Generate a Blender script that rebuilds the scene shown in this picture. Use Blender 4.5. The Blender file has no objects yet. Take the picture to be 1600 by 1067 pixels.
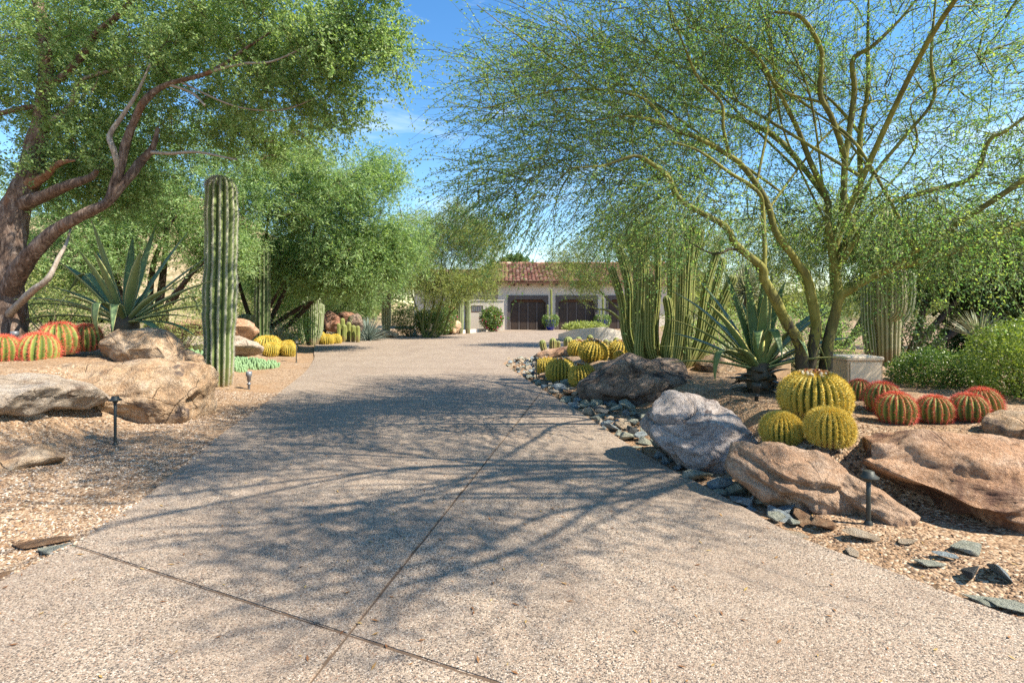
import bpy, bmesh, math, random
import numpy as np
from mathutils import Vector, noise, Matrix
R = math.radians
sc = bpy.context.scene
COL = sc.collection

# ------------------------------------------------------------------ camera, sky, sun, exposure
F, HZ, CAMH = 800.0, 482.0, 1.45          # focal length in photo pixels, horizon row, eye height
cam = bpy.data.objects.new('camera', bpy.data.cameras.new('camera'))
COL.objects.link(cam); sc.camera = cam
cam.location = (0, 0, CAMH); cam.rotation_euler = (R(90), 0, 0)
cam.data.sensor_width = 36; cam.data.lens = 36*F/1600
cam.data.shift_y = -(533.5-HZ)/1600
cam.data.clip_start = .05; cam.data.clip_end = 3000

SUN_EL, SUN_AZ = R(48), R(109)            # azimuth clockwise from the view direction (+Y)
W = bpy.data.worlds.new('World'); sc.world = W; W.use_nodes = True
wn = W.node_tree.nodes; wl = W.node_tree.links
bg = wn['Background']
sky = wn.new('ShaderNodeTexSky'); sky.sky_type = 'NISHITA'; sky.sun_disc = False
sky.sun_elevation = SUN_EL; sky.sun_rotation = SUN_AZ
sky.air_density = 1.1; sky.dust_density = .05; sky.ozone_density = 2.0
tc = wn.new('ShaderNodeTexCoord'); mp = wn.new('ShaderNodeMapping'); mp.inputs['Scale'].default_value = (1.2, 1.6, 3.4)
mp.inputs['Rotation'].default_value = (0, R(24), 0)
cn = wn.new('ShaderNodeTexNoise'); cn.inputs['Scale'].default_value = 3.1; cn.inputs['Detail'].default_value = 9
cn.inputs['Roughness'].default_value = .62; cn.inputs['Distortion'].default_value = .5
cr = wn.new('ShaderNodeValToRGB'); cr.color_ramp.elements[0].position = .55; cr.color_ramp.elements[1].position = .82
cr.color_ramp.elements[1].color = (.55, .55, .55, 1)
cm = wn.new('ShaderNodeMix'); cm.data_type = 'RGBA'; cm.inputs[7].default_value = (6.5, 7.0, 7.6, 1)
hs = wn.new('ShaderNodeHueSaturation'); hs.inputs['Saturation'].default_value = 1.28; hs.inputs['Value'].default_value = 1.0
wl.new(tc.outputs['Generated'], mp.inputs['Vector']); wl.new(mp.outputs[0], cn.inputs['Vector'])
wl.new(cn.outputs['Fac'], cr.inputs[0]); wl.new(cr.outputs[0], cm.inputs[0]); wl.new(sky.outputs[0], hs.inputs['Color'])
wl.new(hs.outputs[0], cm.inputs[6]); wl.new(cm.outputs[2], bg.inputs['Color'])
bg.inputs['Strength'].default_value = .11

sun = bpy.data.objects.new('sun', bpy.data.lights.new('sun', 'SUN')); COL.objects.link(sun)
sd = Vector((math.sin(SUN_AZ)*math.cos(SUN_EL), math.cos(SUN_AZ)*math.cos(SUN_EL), math.sin(SUN_EL)))
sun.rotation_euler = (-sd).to_track_quat('-Z', 'Y').to_euler(); sun.location = (20, -5, 20)
sun.data.energy = 5.0; sun.data.angle = R(.53); sun.data.color = (1, .92, .79)
sc.view_settings.view_transform = 'Standard'; sc.view_settings.look = 'None'
sc.view_settings.exposure = 1.25; sc.view_settings.gamma = 1
sc.render.engine = 'CYCLES'
sc.cycles.max_bounces = 6; sc.cycles.diffuse_bounces = 3; sc.cycles.glossy_bounces = 2
sc.cycles.transmission_bounces = 4; sc.cycles.use_adaptive_sampling = True; sc.cycles.adaptive_threshold = .01; sc.cycles.use_denoising = False
sc.cycles.caustics_reflective = False; sc.cycles.caustics_refractive = False

# ------------------------------------------------------------------ helpers
def at(px, py, D): return np.array(((px-800)/F*D, D, CAMH-(py-HZ)/F*D))
def gnd(px, py, z=0.0):
    D = (CAMH-z)*F/(py-HZ); return at(px, py, D)
def sstep(a, b, x):
    t = np.clip((x-a)/(b-a), 0, 1); return t*t*(3-2*t)
def nrm(v): return v/np.maximum(np.linalg.norm(v, axis=-1, keepdims=True), 1e-9)

def fastmesh(name, verts, faces, smooth=False, attrs=None):
    """faces: int array (n,3) or (n,4), or a list of such arrays"""
    me = bpy.data.meshes.new(name)
    if isinstance(faces, np.ndarray): faces = [faces]
    faces = [np.asarray(f) for f in faces if len(f)]
    verts = np.asarray(verts, dtype=np.float32).reshape(-1, 3)
    me.vertices.add(len(verts)); me.vertices.foreach_set('co', verts.ravel())
    loops = np.concatenate([f.ravel() for f in faces]).astype(np.int32)
    tot = np.concatenate([np.full(len(f), f.shape[1]) for f in faces]).astype(np.int32)
    st = np.concatenate([[0], np.cumsum(tot)[:-1]]).astype(np.int32)
    me.loops.add(len(loops)); me.loops.foreach_set('vertex_index', loops)
    me.polygons.add(len(tot)); me.polygons.foreach_set('loop_start', st)
    me.polygons.foreach_set('use_smooth', np.full(len(tot), smooth))
    me.update(calc_edges=True)
    if attrs:
        for k, v in attrs.items():
            a = me.attributes.new(k, 'FLOAT', 'POINT'); a.data.foreach_set('value', np.asarray(v, dtype=np.float32))
    return me

def root_loc(o):
    while o.parent: o = o.parent
    return np.array(o.location)
def obj(name, me, m=None, parent=None, kind=None):
    o = bpy.data.objects.new(name, me); COL.objects.link(o)
    if m and not me.materials: me.materials.append(m)
    if parent: o.parent = parent
    if kind: o['kind'] = kind
    return o
def part(name, verts, faces, m, parent, smooth=False, kind=None, attrs=None, world=True):
    v = np.asarray(verts, dtype=float).reshape(-1, 3)
    if world and parent: v = v-root_loc(parent)
    return obj(name, fastmesh(name, v, faces, smooth, attrs), m, parent, kind)
def thing(name, label, cat, loc=(0, 0, 0), group=None, rz=0, s=1):
    o = bpy.data.objects.new(name, None); COL.objects.link(o); o.location = [float(c) for c in loc]; o.rotation_euler.z = rz
    o.scale = (s, s, s); o.empty_display_size = .1
    return tag(o, label, cat, group)
def tag(o, label, cat, group=None):
    o['label'] = label; o['category'] = cat
    if group: o['group'] = group
    return o
def dup(root, loc, rz, s, label, group=None, squash=1.0, tilt=0):
    r = root.copy(); COL.objects.link(r); r.location = [float(c) for c in loc]
    r.rotation_euler = (tilt, tilt*.6, rz); r.scale = (s, s, s*squash); tag(r, label, root['category'], group)
    for ch in root.children:
        c = ch.copy(); COL.objects.link(c); c.parent = r
        for g in ch.children:
            d = g.copy(); COL.objects.link(d); d.parent = c
    return r
def merge(parts):
    """join [(verts, faces), ...] -> verts, faces (faces of one width)"""
    vs, fs, n = [], [], 0
    for v, f in parts:
        vs.append(np.asarray(v).reshape(-1, 3)); fs.append(np.asarray(f)+n); n += len(vs[-1])
    return np.concatenate(vs), np.concatenate(fs)
BOXF = np.array([(0, 3, 2, 1), (4, 5, 6, 7), (0, 1, 5, 4), (1, 2, 6, 5), (2, 3, 7, 6), (3, 0, 4, 7)])
def box(x0, x1, y0, y1, z0, z1):
    return np.array([(x0, y0, z0), (x1, y0, z0), (x1, y1, z0), (x0, y1, z0), (x0, y0, z1), (x1, y0, z1), (x1, y1, z1), (x0, y1, z1)], float), BOXF.copy()
def lathe(prof, n, cx=0, cy=0, cz=0):
    a = np.arange(n)*2*math.pi/n; prof = np.array(prof, float)
    v = np.stack([np.stack([cx+r*np.cos(a), cy+r*np.sin(a), np.full(n, cz+z)], -1) for r, z in prof])
    k = len(prof); i, j = np.meshgrid(np.arange(k-1), np.arange(n), indexing='ij')
    f = np.stack([i*n+j, i*n+(j+1) % n, (i+1)*n+(j+1) % n, (i+1)*n+j], -1).reshape(-1, 4)
    return v.reshape(-1, 3), f
def bevelled(name, parts, m, parent, w=.01, seg=2):
    v, f = merge(parts); o = part(name, v, f, m, parent)
    b = o.modifiers.new('bevel', 'BEVEL'); b.width = w; b.segments = seg; b.limit_method = 'ANGLE'
    return o
def catmull(P, per=6, closed=False):
    P = np.asarray(P, float); n = len(P); out = []
    rng_ = range(n if closed else n-1)
    for i in rng_:
        if closed: a, b, c, d = P[(i-1) % n], P[i], P[(i+1) % n], P[(i+2) % n]
        else: a, b, c, d = P[max(i-1, 0)], P[i], P[i+1], P[min(i+2, n-1)]
        for t in np.arange(per)/per:
            out.append(.5*((2*b)+(c-a)*t+(2*a-5*b+4*c-d)*t*t+(3*b-a-3*c+d)*t**3))
    if not closed: out.append(P[-1])
    return np.array(out)
def frames(C):
    T = nrm(np.gradient(C, axis=0)); U = np.zeros_like(T)
    ref = np.array((1., .2, 0)) if abs(T[0][2]) > .7 else np.array((.1, .2, 1.))
    u = ref-T[0]*ref.dot(T[0])
    for i in range(len(C)):
        u = u-T[i]*u.dot(T[i]); u = u/np.linalg.norm(u); U[i] = u
    return T, U, np.cross(T, U)
def tube(C, rad, sides=8, rough=0, seed=0, cap=True):
    C = np.asarray(C, float); rad = np.asarray(rad, float); T, U, V = frames(C); n = len(C)
    a = np.arange(sides)*2*math.pi/sides
    rr = np.repeat(rad[:, None], sides, 1)
    if rough:
        for i in range(n):
            for j in range(sides):
                q = Vector((math.cos(a[j])*1.4+seed*7.3, math.sin(a[j])*1.4+seed, i*.16))
                rr[i, j] *= 1+rough*(noise.noise(q)+.6*noise.noise(q*2.7))
    v = C[:, None]+rr[..., None]*(np.cos(a)[None, :, None]*U[:, None]+np.sin(a)[None, :, None]*V[:, None])
    v = v.reshape(-1, 3); i, j = np.meshgrid(np.arange(n-1), np.arange(sides), indexing='ij')
    f = np.stack([i*sides+j, i*sides+(j+1) % sides, (i+1)*sides+(j+1) % sides, (i+1)*sides+j], -1).reshape(-1, 4)
    if cap:                                            # close the tip with a degenerate-free fan of quads
        v = np.concatenate([v, [C[-1]+T[-1]*rad[-1]*.35]]); k = len(v)-1; b = (n-1)*sides
        cf = np.array([(b+q, b+(q+1) % sides, b+(q+2) % sides, k) for q in range(0, sides-1, 2)]); f = np.concatenate([f, cf])
    return v, f

# ------------------------------------------------------------------ material helper
class G:
    def __init__(s, name):
        s.m = bpy.data.materials.new(name); s.m.use_nodes = True; s.t = s.m.node_tree; s.t.nodes.clear()
        s.out = s.t.nodes.new('ShaderNodeOutputMaterial')
    def put(s, sock, v):
        if isinstance(v, bpy.types.NodeSocket): s.t.links.new(v, sock)
        else:
            if isinstance(v, tuple) and len(v) == 3 and sock.type == 'RGBA': v = v+(1,)
            sock.default_value = v
    def n(s, ty, o=0, props=None, **kw):
        nd = s.t.nodes.new('ShaderNode'+ty)
        for k, v in (props or {}).items(): setattr(nd, k, v)
        for k, v in kw.items(): s.put(nd.inputs[int(k[1:])] if k[0] == '_' else nd.inputs[k.replace('__', ' ')], v)
        return nd.outputs[o]
    def mix(s, f, a, b, mode='MIX'): return s.n('Mix', 2, dict(data_type='RGBA', blend_type=mode), _0=f, _6=a, _7=b)
    def math(s, op, a, b=0.0, clamp=False): return s.n('Math', 0, dict(operation=op, use_clamp=clamp), _0=a, _1=b)
    def ramp(s, f, stops, interp='LINEAR'):
        nd = s.t.nodes.new('ShaderNodeValToRGB'); cr = nd.color_ramp; cr.interpolation = interp
        while len(cr.elements) < len(stops): cr.elements.new(.5)
        for e, (p, c) in zip(cr.elements, stops):
            e.position = p; e.color = (c if isinstance(c, tuple) else (c, c, c))+(1,)
        s.t.links.new(f, nd.inputs[0]); return nd.outputs[0]
    def co(s, scale=(1, 1, 1), rot=(0, 0, 0), world=True):
        v = s.n('NewGeometry', 0) if world else s.n('TexCoord', 3)
        return s.n('Mapping', 0, Vector=v, Scale=scale, Rotation=rot)
    def noise(s, v, scale, det=5, rough=.55, dist=0.0): return s.n('TexNoise', 0, Vector=v, Scale=scale, Detail=det, Roughness=rough, Distortion=dist)
    def bump(s, h, st=.5, d=.02, nin=None):
        kw = dict(Height=h, Strength=st, Distance=d)
        if nin is not None: kw['Normal'] = nin
        return s.n('Bump', 0, **kw)
    def bsdf(s, col, rough=.7, normal=None, spec=.3, **kw):
        a = {'Base__Color': col, 'Roughness': rough, 'Specular__IOR__Level': spec}
        if normal is not None: a['Normal'] = normal
        a.update(kw); return s.n('BsdfPrincipled', 0, **a)
    def done(s, sh): s.t.links.new(sh, s.out.inputs[0]); return s.m

def plain(name, c, rough=.6, var=.12, bs=60, bst=.15, spec=.3, metal=0.0):
    g = G(name); v = g.co(); n1 = g.noise(v, 6, 5); n2 = g.noise(v, bs, 4)
    col = g.mix(g.math('MULTIPLY', n1, var*2), c, tuple(x*.55 for x in c))
    return g.done(g.bsdf(col, rough, g.bump(n2, bst, .01), spec, Metallic=metal))
def leafmat(name, c1, c2, c3, trans=.3, rough=.55, spec=.25):
    g = G(name); r = g.n('NewGeometry', 8)
    col = g.ramp(r, [(0, c1), (.55, c2), (1, c3)])
    tcol = g.mix(1.0, col, (1.25, 1.3, .6), 'MULTIPLY')
    sh = g.n('MixShader', 0, Fac=trans, _1=g.bsdf(col, rough, None, spec), _2=g.n('BsdfTranslucent', 0, Color=tcol))
    return g.done(sh)
def rockmat(name, a, b, c, dark=None, darkamt=.5, scale=1.0, crack=.5, strata=None, spec=.2):
    g = G(name); v = g.co(); v2 = g.co(scale=strata[0], rot=strata[1]) if strata else v
    n1 = g.noise(v2, 2.4*scale, 9, .68, .6); n2 = g.noise(v, 9*scale, 9, .72); n3 = g.noise(v, 60*scale, 4, .75)
    a, b, c = (tuple(x*.96 for x in q) for q in (a, b, c))
    col = g.ramp(n1, [(.30, a), (.48, b), (.66, c)])
    col = g.mix(g.ramp(n2, [(.46, .0), (.62, .5)]), col, tuple(x*.45 for x in b))
    col = g.mix(g.ramp(n3, [(.5, .0), (.72, .55)]), col, tuple(min(1, x*1.5) for x in c))
    n6 = g.noise(v, 26*scale, 6, .8); col = g.mix(g.ramp(n6, [(.52, .0), (.62, .5)]), col, tuple(x*.34 for x in a)); col = g.mix(g.ramp(n6, [(.34, .3), (.42, .0)]), col, tuple(min(1, x*1.3) for x in c))
    sp = g.n('TexVoronoi', 1, Vector=v, Scale=150*scale); spb = g.n('SeparateColor', 0, Color=sp)
    col = g.mix(g.ramp(spb, [(.0, .55), (.14, .0)]), col, tuple(x*.3 for x in a))
    if dark:
        nd = g.noise(g.co(scale=(1, 1, 1.3)), 1.7*scale, 8, .68, .8)
        col = g.mix(g.ramp(nd, [(.60-.22*darkamt, .0), (.66-.12*darkamt, .85)]), col, dark)
    wv = g.n('Mix', 1, dict(data_type='VECTOR'), _0=.12, _4=v, _5=g.n('TexNoise', 1, Vector=v, Scale=3.0, Detail=4.0))
    vd = g.n('TexVoronoi', 0, dict(feature='DISTANCE_TO_EDGE'), Vector=wv, Scale=2.1*scale)
    ck = g.math('MULTIPLY', g.ramp(vd, [(.0, 1.0), (.02, .0)]), g.ramp(g.noise(v, 2.2, 2), [(.5, .0), (.58, crack)]))
    col = g.mix(ck, col, tuple(x*.25 for x in a))
    h = g.math('ADD', g.math('ADD', g.math('MULTIPLY', n1, .8), g.math('MULTIPLY', n2, .7)), g.math('ADD', g.math('MULTIPLY', n3, .22), g.math('MULTIPLY', n6, .3)))
    h = g.math('SUBTRACT', h, g.math('MULTIPLY', ck, .5))
    return g.done(g.bsdf(col, .85, g.bump(h, 1.0, .09), spec))
def barkmat(name, a, b, c, sc_=6.0, dark=None, zdark=None, bst=.9, orange=None):
    g = G(name); v = g.co(scale=(1, 1, .28)); n1 = g.noise(v, sc_*2.2, 8, .7, 1.2); n2 = g.noise(v, sc_*.6, 5, .6, .4)
    col = g.ramp(n1, [(.32, a), (.5, b), (.68, c)])
    if orange: col = g.mix(g.ramp(n2, [(.56, .0), (.66, .6)]), col, orange)
    if dark:
        f = g.ramp(n2, [(.5, .0), (.58, .9)])
        if zdark:
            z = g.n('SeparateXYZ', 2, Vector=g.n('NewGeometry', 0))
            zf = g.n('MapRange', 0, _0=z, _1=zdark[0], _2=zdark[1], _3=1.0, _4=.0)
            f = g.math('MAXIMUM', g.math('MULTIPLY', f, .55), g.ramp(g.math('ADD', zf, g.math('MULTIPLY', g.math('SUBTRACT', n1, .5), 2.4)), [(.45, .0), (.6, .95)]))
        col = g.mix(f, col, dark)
    return g.done(g.bsdf(col, .85, g.bump(n1, bst, .03), .15))

# plain materials ------------------------------------------------------------------------------
def m_aggregate():
    g = G('aggregate_concrete'); v = g.co(); vo = g.n('TexVoronoi', 1, Vector=v, Scale=165.0, Randomness=1.0)
    rnd = g.n('SeparateColor', 0, Color=vo); rn2 = g.n('SeparateColor', 1, Color=vo)
    col = g.ramp(rnd, [(0, (.016, .015, .015)), (.15, (.06, .054, .05)), (.27, (.19, .142, .10)), (.42, (.315, .242, .175)), (.68, (.405, .322, .24)), (.92, (.56, .48, .39))], 'CONSTANT')
    col = g.mix(g.ramp(rn2, [(.93, .0), (.97, .7)]), col, (.32, .16, .09))
    d = g.n('TexVoronoi', 0, Vector=v, Scale=165.0)
    col = g.mix(g.ramp(d, [(.40, .0), (.75, .55)]), col, (.295, .226, .167))
    n1 = g.noise(v, 1.1, 6, .6); n2 = g.noise(v, 5, 6, .6)
    col = g.mix(g.ramp(n1, [(.42, .0), (.62, .38)]), col, (.20, .145, .105), 'MIX')
    n4 = g.noise(g.co(scale=(1, .22, 1)), 1.6, 4, .5); col = g.mix(g.ramp(n4, [(.52, .0), (.66, .22)]), col, (.15, .11, .085))
    n5 = g.noise(v, 2.7, 7, .7, 1.5); col = g.mix(g.ramp(n5, [(.63, .0), (.70, .4)]), col, (.13, .095, .07))
    col = g.mix(g.ramp(n2, [(.42, .0), (.75, .2)]), col, (.44, .36, .285))
    h = g.math('SUBTRACT', 1.0, d)
    return g.done(g.bsdf(col, .8, g.bump(h, .55, .006), .25))
def m_gravel():
    g = G('decomposed_granite'); v = g.co(); vo = g.n('TexVoronoi', 1, Vector=v, Scale=52.0)
    rnd = g.n('SeparateColor', 0, Color=vo); d = g.n('TexVoronoi', 0, Vector=v, Scale=52.0)
    col = g.ramp(rnd, [(0, (.09, .06, .04)), (.16, (.22, .135, .078)), (.35, (.33, .22, .135)), (.65, (.42, .30, .195)), (.9, (.52, .42, .31))], 'CONSTANT')
    col = g.mix(g.ramp(d, [(.45, .0), (.8, .75)]), col, (.26, .17, .10))
    sand = g.mix(g.noise(v, 40, 5, .7), (.22, .125, .062), (.36, .225, .125))
    n1 = g.noise(v, .9, 6, .65)
    col = g.mix(g.ramp(n1, [(.46, .0), (.64, .6)]), col, sand)
    far = g.n('SeparateXYZ', 1, Vector=g.n('NewGeometry', 0))
    n2 = g.noise(g.co(), .06, 5)
    scrub = g.mix(n2, (.16, .15, .06), (.36, .27, .16))
    col = g.mix(g.n('MapRange', 0, _0=far, _1=36.0, _2=60.0, _3=.0, _4=.85), col, scrub)
    h = g.math('ADD', g.math('SUBTRACT', 1.0, d), g.math('MULTIPLY', g.noise(v, 14, 5), 1.2))
    return g.done(g.bsdf(col, .9, g.bump(h, .8, .015), .15))
def m_pebble(brown=False):
    g = G('brown_pebbles' if brown else 'gravel_pebbles'); r = g.n('NewGeometry', 8)
    col = g.ramp(r, [(0, (.13, .09, .065)), (.12, (.22, .13, .07)), (.26, (.29, .20, .13)), (.5, (.37, .28, .195)), (.80, (.52, .44, .345)), (.93, (.20, .18, .165))], 'CONSTANT')
    if brown: col = g.mix(1.0, col, (.66, .54, .46), 'MULTIPLY')
    return g.done(g.bsdf(col, .8, None, .25))
def m_cactus(name, valley, crest, tip, cw=.82):
    g = G(name); a = g.n('Attribute', 2, dict(attribute_name='crest')); v = g.co(world=False)
    n1 = g.noise(v, 5, 5); n2 = g.noise(v, 60, 3)
    col = g.mix(g.ramp(a, [(.0, .0), (cw, 1.0)]), valley, crest); col = g.mix(g.ramp(a, [(cw+.06, .0), (min(.995, cw+.15), .75)]), col, tip)  # valley colour paints furrow shade between the ribs; pale crest tips are real
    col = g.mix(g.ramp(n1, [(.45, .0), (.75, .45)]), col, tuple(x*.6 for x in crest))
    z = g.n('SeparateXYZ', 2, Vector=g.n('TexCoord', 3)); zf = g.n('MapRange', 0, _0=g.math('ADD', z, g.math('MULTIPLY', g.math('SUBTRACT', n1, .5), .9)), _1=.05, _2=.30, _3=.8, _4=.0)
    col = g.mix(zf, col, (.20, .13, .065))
    sp = g.ramp(g.noise(v, 11, 6, .7), [(.62, .0), (.70, .55)]); col = g.mix(sp, col, (.30, .23, .13))
    return g.done(g.bsdf(col, .6, g.bump(n2, .2, .006), .3))
def m_agave(name, a, b, edge):
    g = G(name); e = g.n('Attribute', 2, dict(attribute_name='edge')); v = g.co(scale=(1, 1, 1)); n1 = g.noise(v, 4, 5); n2 = g.noise(v, 28, 3)
    col = g.mix(n1, a, b); col = g.mix(g.ramp(n2, [(.5, .0), (.8, .3)]), col, tuple(min(1, x*1.6) for x in b))
    col = g.mix(g.ramp(e, [(.70, .0), (.80, .9)]), col, edge)
    return g.done(g.bsdf(col, .5, g.bump(n2, .12, .01), .35))
def m_spine(name, c1, c2, c3):
    g = G(name); r = g.n('NewGeometry', 8)
    return g.done(g.bsdf(g.ramp(r, [(0, c1), (.5, c2), (1, c3)]), .5, None, .3))

M = dict(
    aggregate=m_aggregate(), gravel=m_gravel(), pebble=m_pebble(), brownpebble=m_pebble(True),
    joint=plain('joint_dirt', (.15, .10, .065), .95, .4, 90, .6),
    stucco=plain('stucco_wall', (.66, .58, .48), .9, .10, 120, .35, .1),
    stucco2=plain('pale_stucco', (.68, .61, .52), .9, .10, 120, .35, .1),
    beige=plain('beige_enamel', (.66, .46, .28), .55, .08, 80, .05),
    beigetop=plain('pale_enamel', (.78, .61, .43), .5, .08, 80, .05),
    door=plain('garage_door_wood', (.062, .042, .032), .55, .3, 40, .3),
    doorframe=plain('door_surround', (.11, .090, .082), .6, .2, 60, .2),
    wood=plain('rafter_wood', (.10, .045, .022), .7, .3, 40, .3),
    iron=plain('dark_metal', (.065, .068, .058), .5, .3, 70, .2, .4, .5),
    greymetal=plain('grey_lamp_metal', (.20, .21, .22), .45, .2, 70, .1, .4, .3),
    glass=plain('lamp_lens', (.25, .25, .24), .15, .1, 30, .0, .6),
    bluepot=plain('blue_glaze', (.012, .025, .33), .12, .25, 30, .05, .7),
    woundwood=barkmat('torn_wood', (.10, .05, .03), (.25, .135, .08), (.38, .24, .16), 9),
    bark=barkmat('grey_brown_bark', (.030, .020, .015), (.155, .105, .078), (.36, .28, .225), 6, bst=1.0, orange=(.24, .11, .055)),
    palebark=barkmat('pale_branch_bark', (.17, .13, .10), (.33, .275, .22), (.46, .41, .35), 9, bst=.5),
    darkbark=barkmat('dark_bark', (.022, .016, .012), (.060, .043, .032), (.12, .095, .075), 8),
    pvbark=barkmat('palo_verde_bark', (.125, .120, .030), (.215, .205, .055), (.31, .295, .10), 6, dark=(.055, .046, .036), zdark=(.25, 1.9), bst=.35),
    pvtwig=plain('palo_verde_twig', (.12, .14, .042), .7, .2, 60, .1),
    twig=plain('brown_twig', (.10, .062, .040), .8, .3, 60, .2),
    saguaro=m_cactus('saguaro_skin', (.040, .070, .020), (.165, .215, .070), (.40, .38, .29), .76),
    saguaroshaded=m_cactus('shaded_column_skin', (.025, .050, .016), (.075, .115, .032), (.20, .19, .12), .8),  # darkened saguaro skin, the shade this column stands in is put into the colour
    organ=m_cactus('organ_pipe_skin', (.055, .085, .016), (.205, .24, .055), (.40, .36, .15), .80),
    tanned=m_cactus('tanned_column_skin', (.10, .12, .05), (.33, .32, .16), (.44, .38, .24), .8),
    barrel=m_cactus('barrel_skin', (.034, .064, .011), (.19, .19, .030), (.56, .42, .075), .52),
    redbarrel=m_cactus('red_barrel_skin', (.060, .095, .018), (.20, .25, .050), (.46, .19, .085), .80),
    goldspine=m_spine('gold_spines', (.56, .33, .03), (.74, .53, .07), (.82, .68, .20)),
    redspine=m_spine('red_spines', (.50, .035, .030), (.70, .085, .055), (.74, .30, .18)),
    greyspine=m_spine('grey_spines', (.22, .20, .17), (.42, .39, .34), (.60, .57, .50)),
    wool=plain('cream_wool', (.60, .52, .38), .95, .3, 60, .8),
    brownwool=plain('brown_dry_flowers', (.25, .09, .035), .95, .4, 90, .9),
    orangeflower=plain('orange_flowers', (.70, .17, .045), .7, .3, 60, .4),
    agave=m_agave('agave_leaf', (.065, .115, .040), (.165, .235, .085), (.58, .52, .18)),
    agaveblue=m_agave('blue_agave_leaf', (.075, .125, .050), (.18, .25, .105), (.60, .54, .22)),
    deadleaf=m_agave('dead_agave_leaf', (.032, .026, .016), (.090, .075, .045), (.17, .13, .07)),
    sotol=m_agave('sotol_blade', (.17, .20, .11), (.32, .34, .20), (.46, .42, .24)),
    sotolblue=m_agave('blue_sotol_blade', (.13, .18, .155), (.24, .31, .27), (.35, .38, .30)),
    pad=plain('prickly_pear_pad', (.20, .27, .18), .65, .3, 40, .2),
    euphorbia=plain('pale_ground_cactus', (.22, .34, .16), .6, .25, 40, .2),
    l_ironwood=leafmat('ironwood_leaves', (.13, .22, .075), (.26, .375, .145), (.43, .52, .25), .48),
    l_mesquite=leafmat('mesquite_leaves', (.13, .225, .080), (.26, .385, .155), (.43, .53, .25), .48),
    l_palo=leafmat('palo_verde_leaves', (.10, .225, .090), (.215, .37, .145), (.46, .53, .15), .48),
    l_palo2=leafmat('yellow_palo_leaves', (.19, .235, .075), (.31, .355, .12), (.45, .47, .19), .46),
    l_hedge=leafmat('dark_hedge_leaves', (.020, .045, .014), (.042, .082, .022), (.10, .15, .04), .22),
    l_shrub=leafmat('shrub_leaves', (.045, .100, .020), (.115, .195, .040), (.26, .33, .08), .3, .4, .4),
    l_shrub2=leafmat('yellow_shrub_leaves', (.10, .16, .03), (.22, .29, .06), (.38, .44, .11), .36, .4, .4),
    l_far=leafmat('far_tree_leaves', (.040, .090, .020), (.085, .155, .035), (.15, .22, .06), .3),
    l_wood=leafmat('distant_wood_leaves', (.11, .14, .05), (.19, .22, .08), (.29, .31, .13), .3),
    flower=leafmat('pink_flowers', (.55, .03, .16), (.68, .06, .22), (.75, .12, .12), .2),
    dryleaf=leafmat('dry_litter', (.16, .07, .03), (.30, .15, .06), (.42, .30, .10), .1),
    white=plain('sticker_white', (.78, .78, .76), .4, .02, 60, 0), blue=plain('sticker_blue', (.04, .12, .45), .4, .02, 60, 0), orange=plain('sticker_orange', (.75, .33, .05), .4, .02, 60, 0),
    r_dark=rockmat('dark_varnished_rock', (.15, .10, .07), (.28, .20, .15), (.46, .36, .28), (.030, .024, .022), .42, 1.2, .5, ((.85, .85, 1.4), (0, R(14), 0))),
    r_grey=rockmat('grey_granite', (.38, .31, .27), (.56, .475, .42), (.70, .62, .56), (.17, .115, .095), .12, 1.5, .3),
    r_pink=rockmat('pink_tan_granite', (.37, .20, .11), (.56, .35, .215), (.68, .50, .36), (.19, .10, .06), .1, 1.4, .3, ((.8, .8, 1.6), (0, R(26), 0))),
    r_brown=rockmat('brown_granite', (.37, .18, .088), (.54, .31, .175), (.66, .47, .33), (.125, .062, .045), .32, 1.1, .4, ((.8, .8, 1.6), (0, R(10), 0))),
    r_tan=rockmat('tan_weathered_granite', (.40, .225, .115), (.54, .355, .205), (.68, .53, .375), (.14, .105, .09), .25, 1.3, .7),
    r_pale=rockmat('pale_slab_granite', (.42, .31, .21), (.57, .45, .335), (.68, .58, .47), (.20, .13, .085), .15, 1.6, .5, ((.75, .75, 1.7), (0, R(5), 0))),
    r_red=rockmat('red_sandstone', (.26, .11, .065), (.40, .20, .125), (.50, .32, .23), (.045, .030, .028), .15, 1.2, .4),
    tile=None,
)
STONES = [rockmat('slate_blue', (.20, .245, .265), (.33, .385, .40), (.50, .54, .53), scale=4, crack=0),
          rockmat('slate_green', (.27, .285, .215), (.42, .43, .335), (.56, .55, .45), scale=4, crack=0),
          rockmat('stone_tan', (.40, .28, .17), (.57, .44, .30), (.68, .58, .45), scale=4, crack=0),
          rockmat('stone_rust', (.22, .105, .05), (.34, .19, .10), (.42, .30, .19), scale=4, crack=0),
          rockmat('slate_dark', (.075, .08, .08), (.135, .14, .135), (.22, .22, .20), scale=4, crack=0)]
def m_tile():
    g = G('clay_tile'); r = g.n('NewGeometry', 8); v = g.co()
    col = g.ramp(r, [(0, (.17, .075, .05)), (.3, (.30, .15, .10)), (.7, (.40, .225, .155)), (1, (.50, .36, .27))])
    col = g.mix(g.ramp(g.noise(v, 3, 5), [(.45, .0), (.75, .5)]), col, (.20, .09, .06))
    return g.done(g.bsdf(col, .8, None, .2))
M['tile'] = m_tile()

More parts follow.
